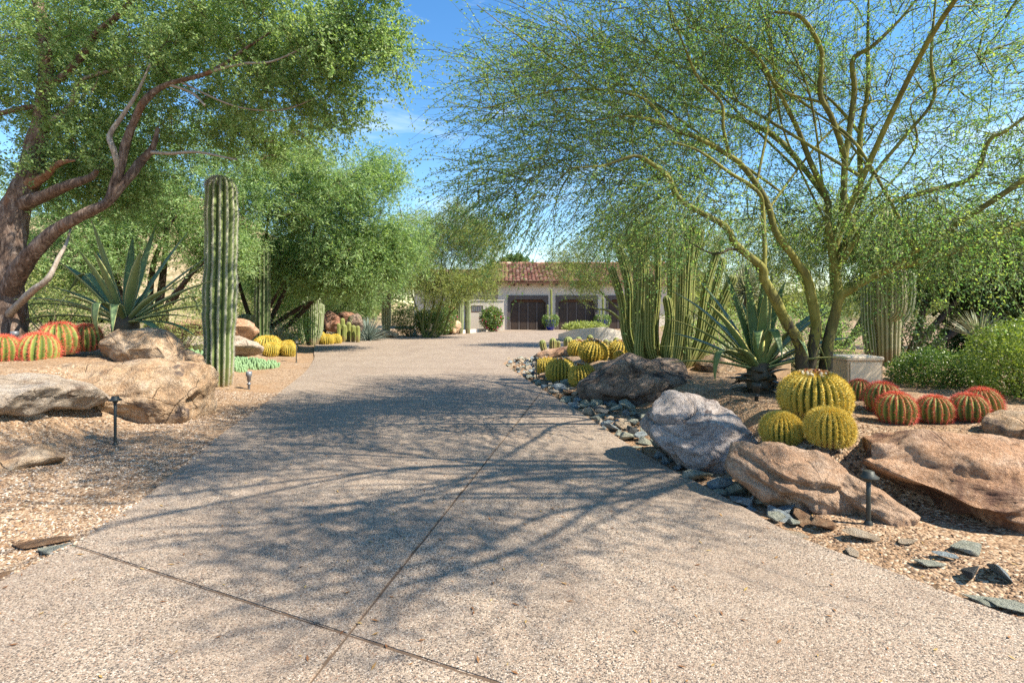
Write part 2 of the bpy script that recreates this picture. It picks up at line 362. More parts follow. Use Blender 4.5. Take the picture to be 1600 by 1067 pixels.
# ------------------------------------------------------------------ ground and driveway
LE = [(2.0, -2.76), (2.755, -2.755), (3.15, -2.72), (4.1, -2.87), (5.58, -3.28), (7.34, -3.67), (9.06, -4.08), (11.8, -4.76), (14.9, -5.76), (16.8, -6.5), (19.0, -7.34), (21.5, -8.1), (24.7, -8.3)]
RE = [(1.2, 3.3), (2.39, 2.39), (2.70, 2.19), (3.26, 1.83), (3.83, 1.675), (5.2, 1.30), (7.34, .92), (9.06, .57), (12.1, 0.0), (13.5, -.24)]
LEa, REa = np.array(LE), np.array(RE)
def xL(y): return np.interp(y, LEa[:, 0], LEa[:, 1])
def xR(y): return np.interp(y, REa[:, 0], REa[:, 1])
def height(x, y):
    x = np.asarray(x, float); y = np.asarray(y, float)
    dl = xL(y)-x; dr = x-xR(y)
    A = np.interp(y, [2, 4, 5.6, 10, 12.5, 30], [.22, .36, .68, .70, .22, .10])
    hl = .05*sstep(.15, .9, dl)+A*sstep(1.15, 2.5, dl)+.25*sstep(3, 7, dl)*sstep(18, 9, y)
    B = np.interp(y, [1, 2.6, 4, 10, 14, 16], [.15, .22, .38, .38, .30, .02])
    s0 = np.interp(y, [3.35, 3.75, 4.1, 4.8, 5.5, 8.5, 10.5, 14], [1.6, 1.2, .4, .45, .8, .9, .6, .5]); s1 = np.interp(y, [3.35, 3.75, 4.1, 4.8, 5.6, 9, 11], [3.2, 2.4, .9, 1.0, 1.6, 1.6, 1.3])
    hr = .04*sstep(.1, .5, dr)+B*sstep(0, 1, (dr-s0)/(s1-s0))
    hr = hr*sstep(15.4, 13.2, y+.0*x)+.25*sstep(6, 9, x)*sstep(13, 15, y)
    far = (y > 25.2)
    hl = np.where(far, 0.02, hl); hl = np.where((y > 24.7) & (x > -8.3), -.0, hl)
    wob = .012*(np.sin(x*5.1+y*2.3)+np.sin(x*2.2-y*4.7+1)+.8*np.sin(x*9.3+y*7.7))
    h = np.where(dl > 0, hl, np.where(dr > 0, hr, 0))
    edge = np.maximum(dl, dr)
    h = h+wob*sstep(.2, 1.2, edge)
    # the driveway's far court and the house forecourt stay flat
    return h-.035
def hz(x, y): return float(height(x, y))
xs = np.concatenate([[-900, -500, -250, -120, -70, -45, -30, -22], np.arange(-17, 14.01, .14), [17, 21, 28, 40, 70, 120, 250, 500, 900]])
ys = np.concatenate([[-300, -120, -50, -20, -8], np.arange(-3, 17, .14), np.arange(17, 40, .5), [44, 50, 60, 80, 120, 200, 350, 600, 1000, 1800]])
gx, gy = np.meshgrid(xs, ys, indexing='ij'); gz = height(gx, gy)
nx_, ny_ = len(xs), len(ys); i_, j_ = np.meshgrid(np.arange(nx_-1), np.arange(ny_-1), indexing='ij')
gf = np.stack([i_*ny_+j_, (i_+1)*ny_+j_, (i_+1)*ny_+j_+1, i_*ny_+j_+1], -1).reshape(-1, 4)
ground = obj('ground', fastmesh('ground', np.stack([gx, gy, gz], -1), gf, True), M['gravel'], kind='structure')

def clip(poly, n, c):
    out = []
    for k in range(len(poly)):
        a, b = poly[k], poly[(k+1) % len(poly)]; da, db = a.dot(n)-c, b.dot(n)-c
        if da >= 0: out.append(a)
        if (da >= 0) != (db >= 0): out.append(a+(b-a)*(da/(da-db)))
    return out
left_edge = catmull([(x, y) for y, x in LE], 4)
right_edge = catmull([(x, y) for y, x in RE], 4)
far_l = [(-7.5, 25.2), (-5.2, 26.4), (-3.4, 28.3), (-.64, 34.0), (-.9, 35.6), (13, 35.6), (13, 24), (7.5, 21.5), (4.8, 20.3), (3.7, 18.4), (2.07, 16.6), (.69, 15.35), (.1, 14.95), (-.17, 14.2)]
outline = [np.array(p) for p in [(-3.4, -3.0)]+[tuple(p) for p in left_edge]+far_l+[tuple(p) for p in right_edge[::-1]]+[(5.5, -.4), (5.5, -3.0)]]
def line(p, q):
    p, q = np.array(p, float), np.array(q, float); d = (q-p)/np.linalg.norm(q-p); n = np.array((-d[1], d[0])); return n, n.dot(p)
LONG = line((-.73, 2.28), (.42, 8.4))               # n points to -X side
X1 = line((-2.72, 3.15), (-.73, 2.28)); X1 = (-X1[0], -X1[1]) if X1[0][1] < 0 else X1
X2 = line((-6, 12.9), (0, 12.2)); X2 = (-X2[0], -X2[1]) if X2[0][1] < 0 else X2
X3 = line((-8, 19.6), (4, 19.2)); X3 = (-X3[0], -X3[1]) if X3[0][1] < 0 else X3
driveway = bpy.data.objects.new('driveway', None); COL.objects.link(driveway); driveway['kind'] = 'structure'
driveway['label'] = 'speckled exposed aggregate concrete driveway leading to the garages'
gap = .005
def slab(cuts):
    p = outline
    for (n, c), s in cuts: p = clip(p, n*s, c*s+gap)
    q = []
    for a in p:
        if not q or np.linalg.norm(a-q[-1]) > .004: q.append(a)
    bm = bmesh.new(); vs = [bm.verts.new((a[0], a[1], 0)) for a in q]; f = bm.faces.new(vs)
    if f.normal.z < 0: f.normal_flip()
    bm.normal_update()
    if f.normal.z < 0: f.normal_flip()
    top = [e for e in f.edges]
    r = bmesh.ops.extrude_face_region(bm, geom=[f]); nf = [g for g in r['geom'] if isinstance(g, bmesh.types.BMFace)][0]
    for v in nf.verts: v.co.z = 0
    for v in f.verts: v.co.z = -.11
    f.normal_flip()
    bmesh.ops.bevel(bm, geom=[e for e in nf.edges]+list(nf.verts), offset=.005, segments=2, affect='EDGES', clamp_overlap=True)
    bmesh.ops.recalc_face_normals(bm, faces=bm.faces)
    me = bpy.data.meshes.new('slab'); bm.to_mesh(me); bm.free(); obj('slab', me, M['aggregate'], driveway)
for sL in (1, -1):
    slab([(LONG, sL), (X1, -1)]); slab([(LONG, sL), (X1, 1), (X2, -1)])
slab([(X2, 1), (X3, -1)]); slab([(X3, 1)])
# dirt packed in the joints (a low ridged strip under each gap)
def strip(p, q, w, z, name):
    p, q = np.array(p, float), np.array(q, float); n = 80; t = np.linspace(0, 1, n)[:, None]; c = p+(q-p)*t
    d = (q-p)/np.linalg.norm(q-p); s = np.array((-d[1], d[0]))
    rr = random.Random(3); zz = np.array([z+rr.uniform(-.004, .004) for _ in range(n)])
    a = np.c_[c+s*w, zz-.003]; b = np.c_[c-s*w, zz-.003]; m = np.c_[c, zz]
    v = np.stack([a, m, b], 1).reshape(-1, 3); i = np.arange(n-1)*3
    f = np.concatenate([np.stack([i, i+1, i+4, i+3], -1), np.stack([i+1, i+2, i+5, i+4], -1)])
    obj(name, fastmesh(name, v, f, True), M['joint'], driveway)
strip((-1.72, -3), (1.2, 12.55), .02, -.006, 'joint_filler'); strip((-2.75, 3.163), (3.2, .561), .02, -.005, 'joint_filler')
strip((-5.2, 12.8), (0, 12.2), .02, -.011, 'joint_filler'); strip((-7.5, 19.58), (4, 19.2), .02, -.011, 'joint_filler')

# gravel pebbles lying on the beds near the camera
rng = np.random.default_rng(5)
def pebbles(name, n, sampler, lo, hi, lab, pm='pebble'):
    P = sampler(n); P = P[(np.sin(P[:, 0]*2.3+P[:, 1]*1.1)+np.sin(P[:, 1]*2.9-P[:, 0]*1.7)+np.sin(P[:, 0]*6.1+P[:, 1]*5.2)*.6+rng.normal(0, .7, n)) > -.9]; P = np.c_[P, np.where((P[:, 0] > xL(P[:, 1])) & (P[:, 0] < xR(P[:, 1])), 0, height(P[:, 0], P[:, 1]))]
    s = rng.uniform(lo, hi, (len(P), 1)); O = np.array([(1, 0, 0), (0, 1, 0), (-1, 0, 0), (0, -1, 0), (0, 0, .62), (0, 0, -.5)])
    V = O[None]*(1+rng.uniform(-.35, .35, (len(P), 6, 1)))*s[:, None]
    a = rng.uniform(0, 6.28, len(P)); c, q = np.cos(a)[:, None], np.sin(a)[:, None]
    V = np.stack([V[..., 0]*c-V[..., 1]*q, V[..., 0]*q+V[..., 1]*c, V[..., 2]+V[..., 0]*rng.uniform(-.5, .5, (len(P), 1))], -1)+P[:, None]
    V[..., 2] += s*.25
    T = np.array([(0, 1, 4), (1, 2, 4), (2, 3, 4), (3, 0, 4), (1, 0, 5), (2, 1, 5), (3, 2, 5), (0, 3, 5)])
    f = (T[None]+(np.arange(len(P))*6)[:, None, None]).reshape(-1, 3)
    o = obj(name, fastmesh(name, V, f), M[pm], kind='stuff'); tag(o, lab, 'gravel')
def left_s(n):
    y = 2.2+6.8*rng.random(n)**1.5; d = -.03+2.3*rng.random(n)**1.15; return np.c_[xL(y)-d, y]
def right_s(n):
    y = 1.9+4.8*rng.random(n)**1.3; d = .02+3.0*rng.random(n)**1.2; return np.c_[xR(y)+d, y]
pebbles('gravel', 46000, left_s, .004, .0125, 'cream and tan gravel covering the bed along the left driveway edge')
pebbles('gravel', 22000, right_s, .003, .009, 'brown gravel covering the bed along the right driveway edge', 'brownpebble')

# ------------------------------------------------------------------ hill far behind on the left
hx = np.linspace(-150, -14, 60); hy = np.linspace(52, 150, 40); HX, HY = np.meshgrid(hx, hy, indexing='ij')
HZg = 25*np.exp(-((HX+70)/32)**2-((HY-105)/34)**2)
for a in range(60):
    for b in range(40): HZg[a, b] += 1.6*noise.fractal(Vector((HX[a, b]*.08, HY[a, b]*.08, 0)), 1, 2, 5)*min(1, HZg[a, b]/4)
i_, j_ = np.meshgrid(np.arange(59), np.arange(39), indexing='ij')
hf = np.stack([i_*40+j_, (i_+1)*40+j_, (i_+1)*40+j_+1, i_*40+j_+1], -1).reshape(-1, 4)
gh = G('hill_scrub'); v = gh.co(); nn = gh.noise(v, .5, 8, .7)
hmat = gh.done(gh.bsdf(gh.ramp(nn, [(.35, (.10, .11, .04)), (.5, (.33, .25, .14)), (.65, (.50, .38, .24))]), .9, gh.bump(nn, .8, .6), .1))
obj('hill', fastmesh('hill', np.stack([HX, HY, HZg-.6], -1), hf, True), hmat, kind='structure')

# ------------------------------------------------------------------ house with garages
HD = 35.0; S = F/HD
def hx_(px): return (px-800)/S
def hz_(py): return CAMH-(py-HZ)/S
house = thing('house', 'low beige stucco house with red clay tile roof and three dark garage doors', 'house', (hx_(778), HD, 0))
y0, y1 = HD, HD+11
XE = 13.5
doors = [(797, 853), (872, 930), (951, 1012)]
# front wall as piers and lintel, butted end to end
zt, zd = hz_(440), hz_(468)
edges = [hx_(778)]
for a, b in doors: edges += [hx_(a), hx_(b)]
edges += [XE]
pw = []
for k in range(0, len(edges), 2): pw.append(box(edges[k], edges[k+1], y0, y0+.35, -.05, zd))
pw.append(box(edges[0], XE, y0, y0+.35, zd, zt))
v, f = merge(pw); part('front_wall', v, f, M['stucco'], house)
v, f = merge([box(edges[0], edges[0]+.3, y0+.35, y1, -.05, zt)]); part('side_wall', v, f, M['stucco'], house)
v, f = merge([box(XE-.3, XE, y0+.35, y1, -.05, zt)]); part('side_wall', v, f, M['stucco'], house)
v, f = merge([box(edges[0]+.3, XE-.3, y1-.3, y1, -.05, zt)]); part('rear_wall', v, f, M['stucco'], house)
for a, b in doors:
    xa, xb = hx_(a), hx_(b); fr = part('door_surround', *merge([box(xa-.16, xa, y0-.07, y0-.003, 0, zd+.28), box(xb, xb+.16, y0-.07, y0-.003, 0, zd+.28), box(xa, xb, y0-.07, y0-.003, zd, zd+.28)]), M['doorframe'], house)
    # corner brackets of the surround
    for sx, cx in ((1, xa), (-1, xb)):
        bv = np.array([(cx, y0-.065, zd), (cx+sx*.26, y0-.065, zd), (cx, y0-.065, zd-.26), (cx, y0-.01, zd), (cx+sx*.26, y0-.01, zd), (cx, y0-.01, zd-.26)])
        part('bracket', bv, [np.array([(0, 2, 1), (3, 4, 5)]), np.array([(0, 1, 4, 3), (1, 2, 5, 4), (2, 0, 3, 5)])], M['doorframe'], fr)
    dr = part('garage_door', *merge([box(xa+.01, xb-.01, y0+.16, y0+.22, 0, zd-.01)]), M['door'], house)
    part('header_board', *merge([box(xa+.02, xb-.02, y0+.08, y0+.155, zd-.17, zd-.03)]), M['wood'], house)
    w = (xb-xa-.02)/4
    for k in range(4):
        x = xa+.01+k*w
        for r in range(2):
            za, zb = ((.06, zd*.66), (zd*.70, zd-.22))[r]
            pn = part('panel', *merge([box(x+.09, x+w-.09, y0+.135, y0+.158, za, zb)]), M['door'], dr)
        part('batten', *merge([box(x-.05+(.05 if k == 0 else 0), x+.05, y0+.125, y0+.158, .0, zd-.02)]), M['doorframe'], dr)
# roof slopes with barrel tiles laid in columns
def tile_roof(x0, x1, yb, zb, run, rise, parent, pitch=.27, name='roof_tiles'):
    L = math.hypot(run, rise); n = int(L/.34); parts_ = []; rr = random.Random(4)
    sx = np.array((0, run/L, rise/L)); up = np.array((0, -rise/L, run/L)); A = np.linspace(0, math.pi, 6)
    for c in range(int((x1-x0)/pitch)):
        x = x0+(c+.5)*pitch
        for k in range(n):
            s0, s1 = k*L/n-.05, (k+1)*L/n; ra, rb = pitch*.52, pitch*.43; jit = rr.uniform(-.012, .012)
            vv = []
            for s_, r_, lift in ((s0, ra, .045), (s1, rb, .0)):
                base = np.array((x+jit, yb, zb))+sx*s_+up*lift
                vv += [base+np.array((1, 0, 0))*r_*math.cos(a)+up*r_*.75*math.sin(a) for a in A]
            ff = [(q, q+1, q+7, q+6) for q in range(5)]
            ff += [(0, 5, 4, 1), (1, 4, 3, 2)]
            parts_.append((np.array(vv), np.array(ff)))
    v, f = merge(parts_); return part(name, v, f, M['tile'], parent, kind='stuff')
ze = hz_(440)
roof = part('roof', np.array([(edges[0]-.35, y0-.55, ze-.06), (XE+.4, y0-.55, ze-.06), (XE+.4, y0+5.4, ze+1.62), (edges[0]-.35, y0+5.4, ze+1.62), (XE+.4, y1+.5, ze-.06), (edges[0]-.35, y1+.5, ze-.06),
      (edges[0]-.35, y0-.55, ze-.16), (XE+.4, y0-.55, ze-.16), (XE+.4, y1+.5, ze-.16), (edges[0]-.35, y1+.5, ze-.16)]),
     [np.array([(0, 1, 2, 3), (3, 2, 4, 5), (7, 6, 9, 8), (6, 7, 1, 0), (8, 9, 5, 4)]), np.array([(6, 0, 3), (6, 3, 9), (9, 3, 5), (7, 8, 4), (7, 4, 2), (7, 2, 1)])], M['tile'], house)
tile_roof(edges[0]-.38, XE+.4, y0-.62, ze-.05, 6.02, 1.68, roof)
rdg = []
for k in range(44):
    x = edges[0]-.38+k*.33
    t, ff = tube([(x-.03, y0+5.42, ze+1.69), (x+.34, y0+5.42, ze+1.69)], [.16, .135], 8, cap=False); rdg.append((t, ff))
v, f = merge(rdg); part('ridge_tiles', v, f, M['tile'], roof, kind='stuff')
for k in range(15):
    x = edges[0]+.1+k*.96; part('rafter_tail', *box(x, x+.1, y0-.5, y0-.004, ze-.30, ze-.165), M['wood'], house)
# left wing, set back, with its own lower tiled parapet and doorway
wx0, wx1 = hx_(640), edges[0]-.004
wing = part('wing_wall', *merge([box(wx0, wx1, y0+1.6, y0+2.0, -.05, hz_(446))]), M['stucco2'], house)
part('lintel_board', *box(hx_(750), hx_(770), y0+1.52, y0+1.598, hz_(470), hz_(466.5)), M['wood'], wing)
tile_roof(wx0-.2, wx1-.02, y0+1.05, hz_(449), .55, .10, wing, name='parapet_tiles')
wr = part('wing_roof', np.array([(wx0-.3, y0+2.1, ze), (wx1-.36, y0+2.1, ze), (wx1-.36, y0+7, ze+1.3), (wx0-.3, y0+7, ze+1.3), (wx0-.3, y0+2.1, ze-.1), (wx1-.36, y0+2.1, ze-.1), (wx1-.36, y0+7, ze-.1), (wx0-.3, y0+7, ze-.1)]), BOXF[[1, 2, 3, 4, 5, 0]], M['tile'], house)
tile_roof(wx0-.3, wx1-.38, y0+1.95, ze-.02, 5.05, 1.33, wr)

# free standing courtyard wall with a grille niche
cw = thing('courtyard_wall', 'free standing beige stucco wall with iron grille opening, left of the garages', 'wall', (hx_(762), 33.0, 0))
ca, cb = (730-800)/24.24, (787-800)/24.24; zc = 1.45+12/24.24
na, nb, nz0, nz1 = (736-800)/24.24, (755-800)/24.24, 1.45-6.5/24.24, 1.45+4.5/24.24
v, f = merge([box(ca, na, 33, 33.3, -.05, zc), box(nb, cb, 33, 33.3, -.05, zc), box(na, nb, 33, 33.3, -.05, nz0), box(na, nb, 33, 33.3, nz1, zc)])
part('wall', v, f, M['stucco'], cw); part('cap', *box(ca-.04, cb+.04, 32.96, 33.34, zc+.002, zc+.07), M['stucco2'], cw)
gr = part('grille_frame', *merge([box(na, na+.05, 33.02, 33.1, nz0, nz1), box(nb-.05, nb, 33.02, 33.1, nz0, nz1), box(na+.05, nb-.05, 33.02, 33.1, nz1-.05, nz1), box(na+.05, nb-.05, 33.02, 33.1, nz0, nz0+.05)]), M['wood'], cw)
for k in range(5):
    x = na+.12+k*(nb-na-.24)/4; part('grille_bar', *tube([(x, 33.06, nz0+.04), (x+.04, 33.06, (nz0+nz1)/2), (x, 33.06, nz1-.04)], [.012]*3, 5), M['iron'], gr)
kb = part('kerb', *merge([box(-.2, 0, 0, 5.9, -.1, .17)]), M['stucco2'], None)
kb.name = 'planter_kerb'; kb.location = (-3.95, 28.3, 0); kb.rotation_euler.z = -math.atan2(2.7, 5.2)
tag(kb, 'long low pale kerb edging the flower bed before the courtyard wall', 'kerb')
# curved low planter wall in the forecourt
pl = thing('planter_wall', 'curved low cream stucco planter wall on the forecourt before the second garage', 'planter', gnd(930, 530))
cpts = catmull([tuple(at(px, py, D)[:2]) for px, py, D in ((876, 528, 24.5), (886, 528, 23.0), (905, 530, 22.2), (935, 533, 21.8), (962, 535, 21.9), (985, 535, 22.2), (1010, 535, 23.5))], 6)
ztop = np.interp(np.linspace(0, 1, len(cpts)), [0, .1, .3, .55, .8, 1], [.22, .30, .55, .66, .40, .22])
tn = nrm(np.gradient(cpts, axis=0)); sd_ = np.c_[-tn[:, 1], tn[:, 0]]*.12; n = len(cpts)
V = np.stack([np.c_[cpts-sd_, np.full(n, -.1)], np.c_[cpts-sd_, ztop], np.c_[cpts+sd_, ztop], np.c_[cpts+sd_, np.full(n, -.1)]], 1).reshape(-1, 3)
i = np.arange(n-1)*4; fq = np.concatenate([np.stack([i+k, i+(k+1), i+4+(k+1), i+4+k], -1) for k in range(3)]+[np.array([(0, 3, 2, 1), (4*n-4, 4*n-3, 4*n-2, 4*n-1)])])
part('wall', V, fq, M['stucco2'], pl)
for a in range(3):
    pass

# ------------------------------------------------------------------ boulders
def boulder(label, px_out, D, depth, m, seed, lean=.35, p=.62, q=.8, rough=.07, nth=84, nph=40, cracks=(), bury=.14, group=None, name='boulder', facet=.06, back=.26, cuts=26, ledge=.030, cat='boulder'):
    o = catmull([at(x, y, D)[[0, 2]] for x, y in px_out], 8, True)
    seg = np.r_[0, np.cumsum(np.linalg.norm(np.diff(np.r_[o, o[:1]], axis=0), axis=1))]
    u = np.linspace(0, seg[-1], nth, endpoint=False); oc = np.r_[o, o[:1]]
    o = np.c_[np.interp(u, seg, oc[:, 0]), np.interp(u, seg, oc[:, 1])]
    c = np.array(((o[:, 0].min()+o[:, 0].max())/2, (o[:, 1].min()*.5+o[:, 1].max()*.5))); o = c+(o-c)*np.array((1.07, 1.05)); zmin, zmax = o[:, 1].min(), o[:, 1].max(); hgt = zmax-zmin
    ph = np.linspace(0, math.pi, nph+2)[1:-1]; s = np.sin(ph)**p; yy = -np.sign(np.cos(ph))*np.abs(np.cos(ph))**q*depth/2
    X = c[0]+(o[None, :, 0]-c[0])*s[:, None]; Z = c[1]+(o[None, :, 1]-c[1])*s[:, None]
    Y = D+np.repeat(yy[:, None], nth, 1)+lean*(Z-zmin-hgt*.4)
    Z = Z-np.clip(Y-D, 0, None)*back
    V = np.stack([X, Y, Z], -1).reshape(-1, 3)
    cen = np.array((c[0], D, c[1])); dirs = nrm((V-cen)/np.array(((np.ptp(o[:, 0]))/2, depth/2, hgt/2)))
    ext = np.array(((np.ptp(o[:, 0]))/2, depth/2, hgt/2)); rc = random.Random(seed*31+7)
    for _ in range(cuts):                                   # chip flat faces off the rounded mass
        d = np.array((rc.gauss(0, 1), rc.gauss(0, 1)-.35, rc.gauss(0, .8)+.15)); d /= np.linalg.norm(d); nn = d/ext; nn /= np.linalg.norm(nn)
        h_ = (V-cen)@nn; off = h_.max()*rc.uniform(.72, .94); over = np.clip(h_-off, 0, None); V = V-nn*(over*.97)[:, None]
    sz = (np.ptp(o[:, 0])*hgt*depth)**(1/3); disp = np.zeros(len(V)); sv = Vector((seed*13.7, seed*3.1, seed*7.7)); ifr = 1/sz
    for k in range(len(V)):
        w = Vector(V[k])*ifr+sv
        disp[k] = rough*sz*(noise.fractal(w*2.6, .75, 2.1, 7)*.5+.12*noise.noise(w*22)-.55*abs(noise.noise(w*5.1))+.1)+facet*sz*(.12-noise.noise(w*3.1, noise_basis='VORONOI_F1')*.5)
    ax_ = Vector((.25*math.sin(seed*2.1), -.2, 1)).normalized()
    for k in range(len(V)):
        w = Vector(V[k]); t_ = (w.dot(ax_)/sz)*3.6+seed*.37+.9*noise.noise(w*(1.6/sz)+sv); t_ -= math.floor(t_); disp[k] += ledge*sz*((t_ if t_ < .86 else (1-t_)*6.1)-.5)
    for crk, wd, dp in cracks:
        cp = catmull([at(x, y, D)[[0, 2]] for x, y in crk], 5); front = V[:, 1] < D+lean*(V[:, 2]-zmin-hgt*.4)+.02
        dm = np.full(len(V), 9.)
        for a, b in zip(cp[:-1], cp[1:]):
            ab = b-a; t = np.clip(((V[:, [0, 2]]-a)@ab)/(ab@ab+1e-9), 0, 1); dm = np.minimum(dm, np.linalg.norm(V[:, [0, 2]]-(a+t[:, None]*ab), axis=1))
        disp -= np.where(front, dp*np.exp(-(dm/wd)**2), 0)
    V = V+dirs*disp[:, None]
    if bury: V[:, 2] -= bury*np.clip(1-(V[:, 2]-zmin)/(.3*hgt), 0, 1)
    n = nph; i, j = np.meshgrid(np.arange(n-1), np.arange(nth), indexing='ij')
    f = np.stack([i*nth+j, i*nth+(j+1) % nth, (i+1)*nth+(j+1) % nth, (i+1)*nth+j], -1).reshape(-1, 4)
    a, b = V[:nth].mean(0), V[-nth:].mean(0); V = np.r_[V, [a, b]]; k = len(V)-2; jj = np.arange(nth)
    t1 = np.stack([np.full(nth, k), (jj+1) % nth, jj], -1); t2 = np.stack([np.full(nth, k+1), (n-1)*nth+jj, (n-1)*nth+(jj+1) % nth], -1)
    base = np.array((c[0], D, zmin)); ob = obj(name, fastmesh(name, V-base, [f, np.r_[t1, t2]], True), m)
    ob.location = base; tag(ob, label, cat, group); return ob
mr = M
# right bank
boulder('long dark varnished boulder with sloping top beside the golden barrel cacti', [(913, 612), (916, 592), (935, 580), (975, 562), (1015, 555), (1060, 558), (1088, 570), (1103, 590), (1104, 612), (1075, 618), (1040, 634), (1000, 636), (955, 632), (928, 625)], 7.9, 1.5, mr['r_dark'], 1, lean=.9, facet=.1, nth=110, nph=50, cracks=[([(925, 612), (970, 618), (1010, 604), (1030, 600)], .03, .05)])
boulder('large grey rounded granite boulder with cracked top at the driveway edge', [(997, 662), (1000, 632), (1018, 616), (1050, 612), (1090, 617), (1130, 625), (1160, 640), (1172, 662), (1170, 700), (1160, 735), (1145, 750), (1115, 742), (1080, 728), (1045, 705), (1015, 690)], 4.85, .85, mr['r_grey'], 2, lean=.55, facet=.07, nth=150, nph=70,
        cracks=[([(1000, 655), (1030, 656), (1055, 652), (1070, 640), (1085, 632), (1075, 620)], .012, .05), ([(1083, 632), (1105, 640), (1130, 636), (1150, 630)], .011, .04), ([(1030, 664), (1055, 675), (1080, 668)], .01, .025)])
boulder('folded pinkish tan boulder in front of the small golden barrel pair', [(1160, 712), (1175, 695), (1205, 690), (1245, 697), (1285, 708), (1312, 725), (1318, 745), (1330, 770), (1335, 795), (1300, 803), (1250, 795), (1205, 780), (1168, 758), (1155, 735)], 3.85, .62, mr['r_pink'], 3, lean=.55, facet=.08, nth=150, nph=70, cracks=[([(1165, 715), (1200, 735), (1240, 745), (1285, 750), (1310, 742)], .025, .055), ([(1165, 742), (1215, 770), (1265, 786)], .02, .04)])
boulder('low sloping pink slab boulder behind the right path light', [(1308, 742), (1325, 740), (1352, 752), (1385, 775), (1418, 798), (1426, 812), (1390, 818), (1350, 812), (1330, 790), (1312, 765)], 3.62, .45, mr['r_pink'], 4, lean=.6, nth=100, nph=44)
boulder('massive brown boulder with undercut front at the right edge', [(1330, 705), (1345, 692), (1400, 686), (1470, 682), (1540, 680), (1620, 682), (1720, 690), (1760, 740), (1740, 800), (1660, 822), (1590, 812), (1540, 810), (1490, 792), (1440, 780), (1400, 765), (1378, 745), (1350, 728)], 3.72, .95, mr['r_brown'], 5, lean=.5, facet=.09, nth=170, nph=70, bury=.10, cracks=[([(1345, 712), (1420, 715), (1500, 728), (1560, 730), (1640, 735)], .03, .03)])
boulder('rounded tan boulder beside the last red barrel cactus', [(1545, 668), (1556, 648), (1585, 640), (1620, 642), (1660, 655), (1670, 680), (1620, 690), (1570, 684)], 4.3, .5, mr['r_tan'], 6, nth=70, nph=30)
boulder('tan boulder half hidden behind the right agave', [(1088, 574), (1095, 560), (1115, 555), (1145, 556), (1165, 562), (1172, 580), (1150, 590), (1105, 588)], 8.9, .8, mr['r_tan'], 7, nth=60, nph=28)
boulder('reddish tan wedge boulder behind the golden barrels by the riprap', [(842, 556), (850, 547), (880, 543), (915, 537), (940, 534), (950, 542), (952, 556), (925, 562), (880, 562)], 12.4, .9, mr['r_brown'], 8, nth=70, nph=30)
# left bank
boulder('broad pale flat topped slab boulder at the left edge', [(-90, 590), (-40, 578), (20, 582), (70, 592), (110, 602), (134, 612), (134, 626), (110, 634), (60, 640), (20, 650), (-40, 652), (-90, 640)], 5.5, 1.5, mr['r_pale'], 9, lean=1.15, p=.5, facet=.05, nth=120, nph=56, bury=0)
boulder('squat support stone under the pale flat slab', [(-60, 660), (-20, 652), (30, 648), (56, 645), (58, 662), (30, 672), (-20, 680), (-60, 682)], 5.35, .7, mr['r_pale'], 10, lean=.1, nth=60, nph=28, bury=.12)
boulder('low buried tan stone at the lower left edge', [(-80, 722), (-40, 706), (10, 697), (50, 690), (76, 694), (70, 716), (30, 735), (-20, 758), (-80, 770)], 4.5, .5, mr['r_tan'], 11, lean=1.3, nth=70, nph=30, bury=.3)
boulder('huge orange tan weathered boulder behind the left path light', [(60, 600), (90, 575), (140, 562), (190, 552), (240, 548), (285, 550), (312, 560), (325, 590), (333, 620), (334, 645), (300, 658), (255, 662), (200, 672), (150, 668), (110, 650), (75, 628)], 6.75, 1.2, mr['r_tan'], 12, lean=.85, facet=.1, nth=170, nph=76, rough=.075, cracks=[([(280, 560), (300, 590), (318, 600)], .03, .05), ([(75, 600), (120, 620), (150, 625)], .03, .04)])
boulder('rounded grey tan boulder below the left agave', [(157, 545), (160, 528), (175, 514), (205, 508), (240, 512), (262, 522), (275, 540), (275, 556), (230, 560), (185, 560)], 7.9, .9, mr['r_tan'], 13, nth=90, nph=40, lean=.5, facet=.04)
boulder('small tan boulder beside the foot of the tall ribbed cactus', [(255, 575), (258, 552), (285, 545), (312, 550), (326, 566), (326, 585), (310, 598), (280, 598)], 8.4, .7, mr['r_tan'], 14, nth=70, nph=30)
boulder('blocky red brown boulder, upper of the stack behind the tall cactus', [(268, 512), (275, 501), (330, 498), (385, 500), (396, 510), (392, 524), (340, 527), (280, 526)], 13.6, 1.0, mr['r_brown'], 15, nth=70, nph=30, p=.45, lean=.2)
boulder('blocky tan boulder, lower of the stack behind the tall cactus', [(280, 530), (300, 525), (360, 526), (398, 528), (402, 544), (380, 552), (320, 552), (282, 548)], 13.2, 1.0, mr['r_pale'], 16, nth=70, nph=30, p=.45, lean=.2)
boulder('tilted red sandstone boulder in the far left cactus bed', [(503, 505), (506, 490), (516, 485), (528, 493), (536, 502), (530, 511), (512, 511)], 23.2, .9, mr['r_red'], 17, nth=48, nph=22, facet=.12)
boulder('jagged red rock on top of the far left rock pile', [(524, 497), (532, 488), (548, 487), (555, 492), (550, 502), (532, 503)], 23.6, .8, mr['r_red'], 18, nth=48, nph=22, facet=.14)
boulder('dark rock at the right end of the far left rock pile', [(538, 506), (541, 496), (555, 489), (564, 494), (566, 510), (552, 513)], 23.2, .8, mr['r_dark'], 19, nth=48, nph=22, facet=.12)
boulder('flat tan rock lying on the gravel at the far driveway edge', [(552, 524), (560, 518), (585, 514), (612, 517), (621, 523), (605, 527), (570, 528)], 25.6, .9, mr['r_tan'], 20, nth=60, nph=26, lean=.8)
boulder('tan boulder below the trio of far columnar cacti', [(694, 514), (698, 503), (706, 497), (716, 503), (722, 511), (720, 520), (700, 520)], 28.8, .9, mr['r_tan'], 21, nth=48, nph=22, facet=.12)

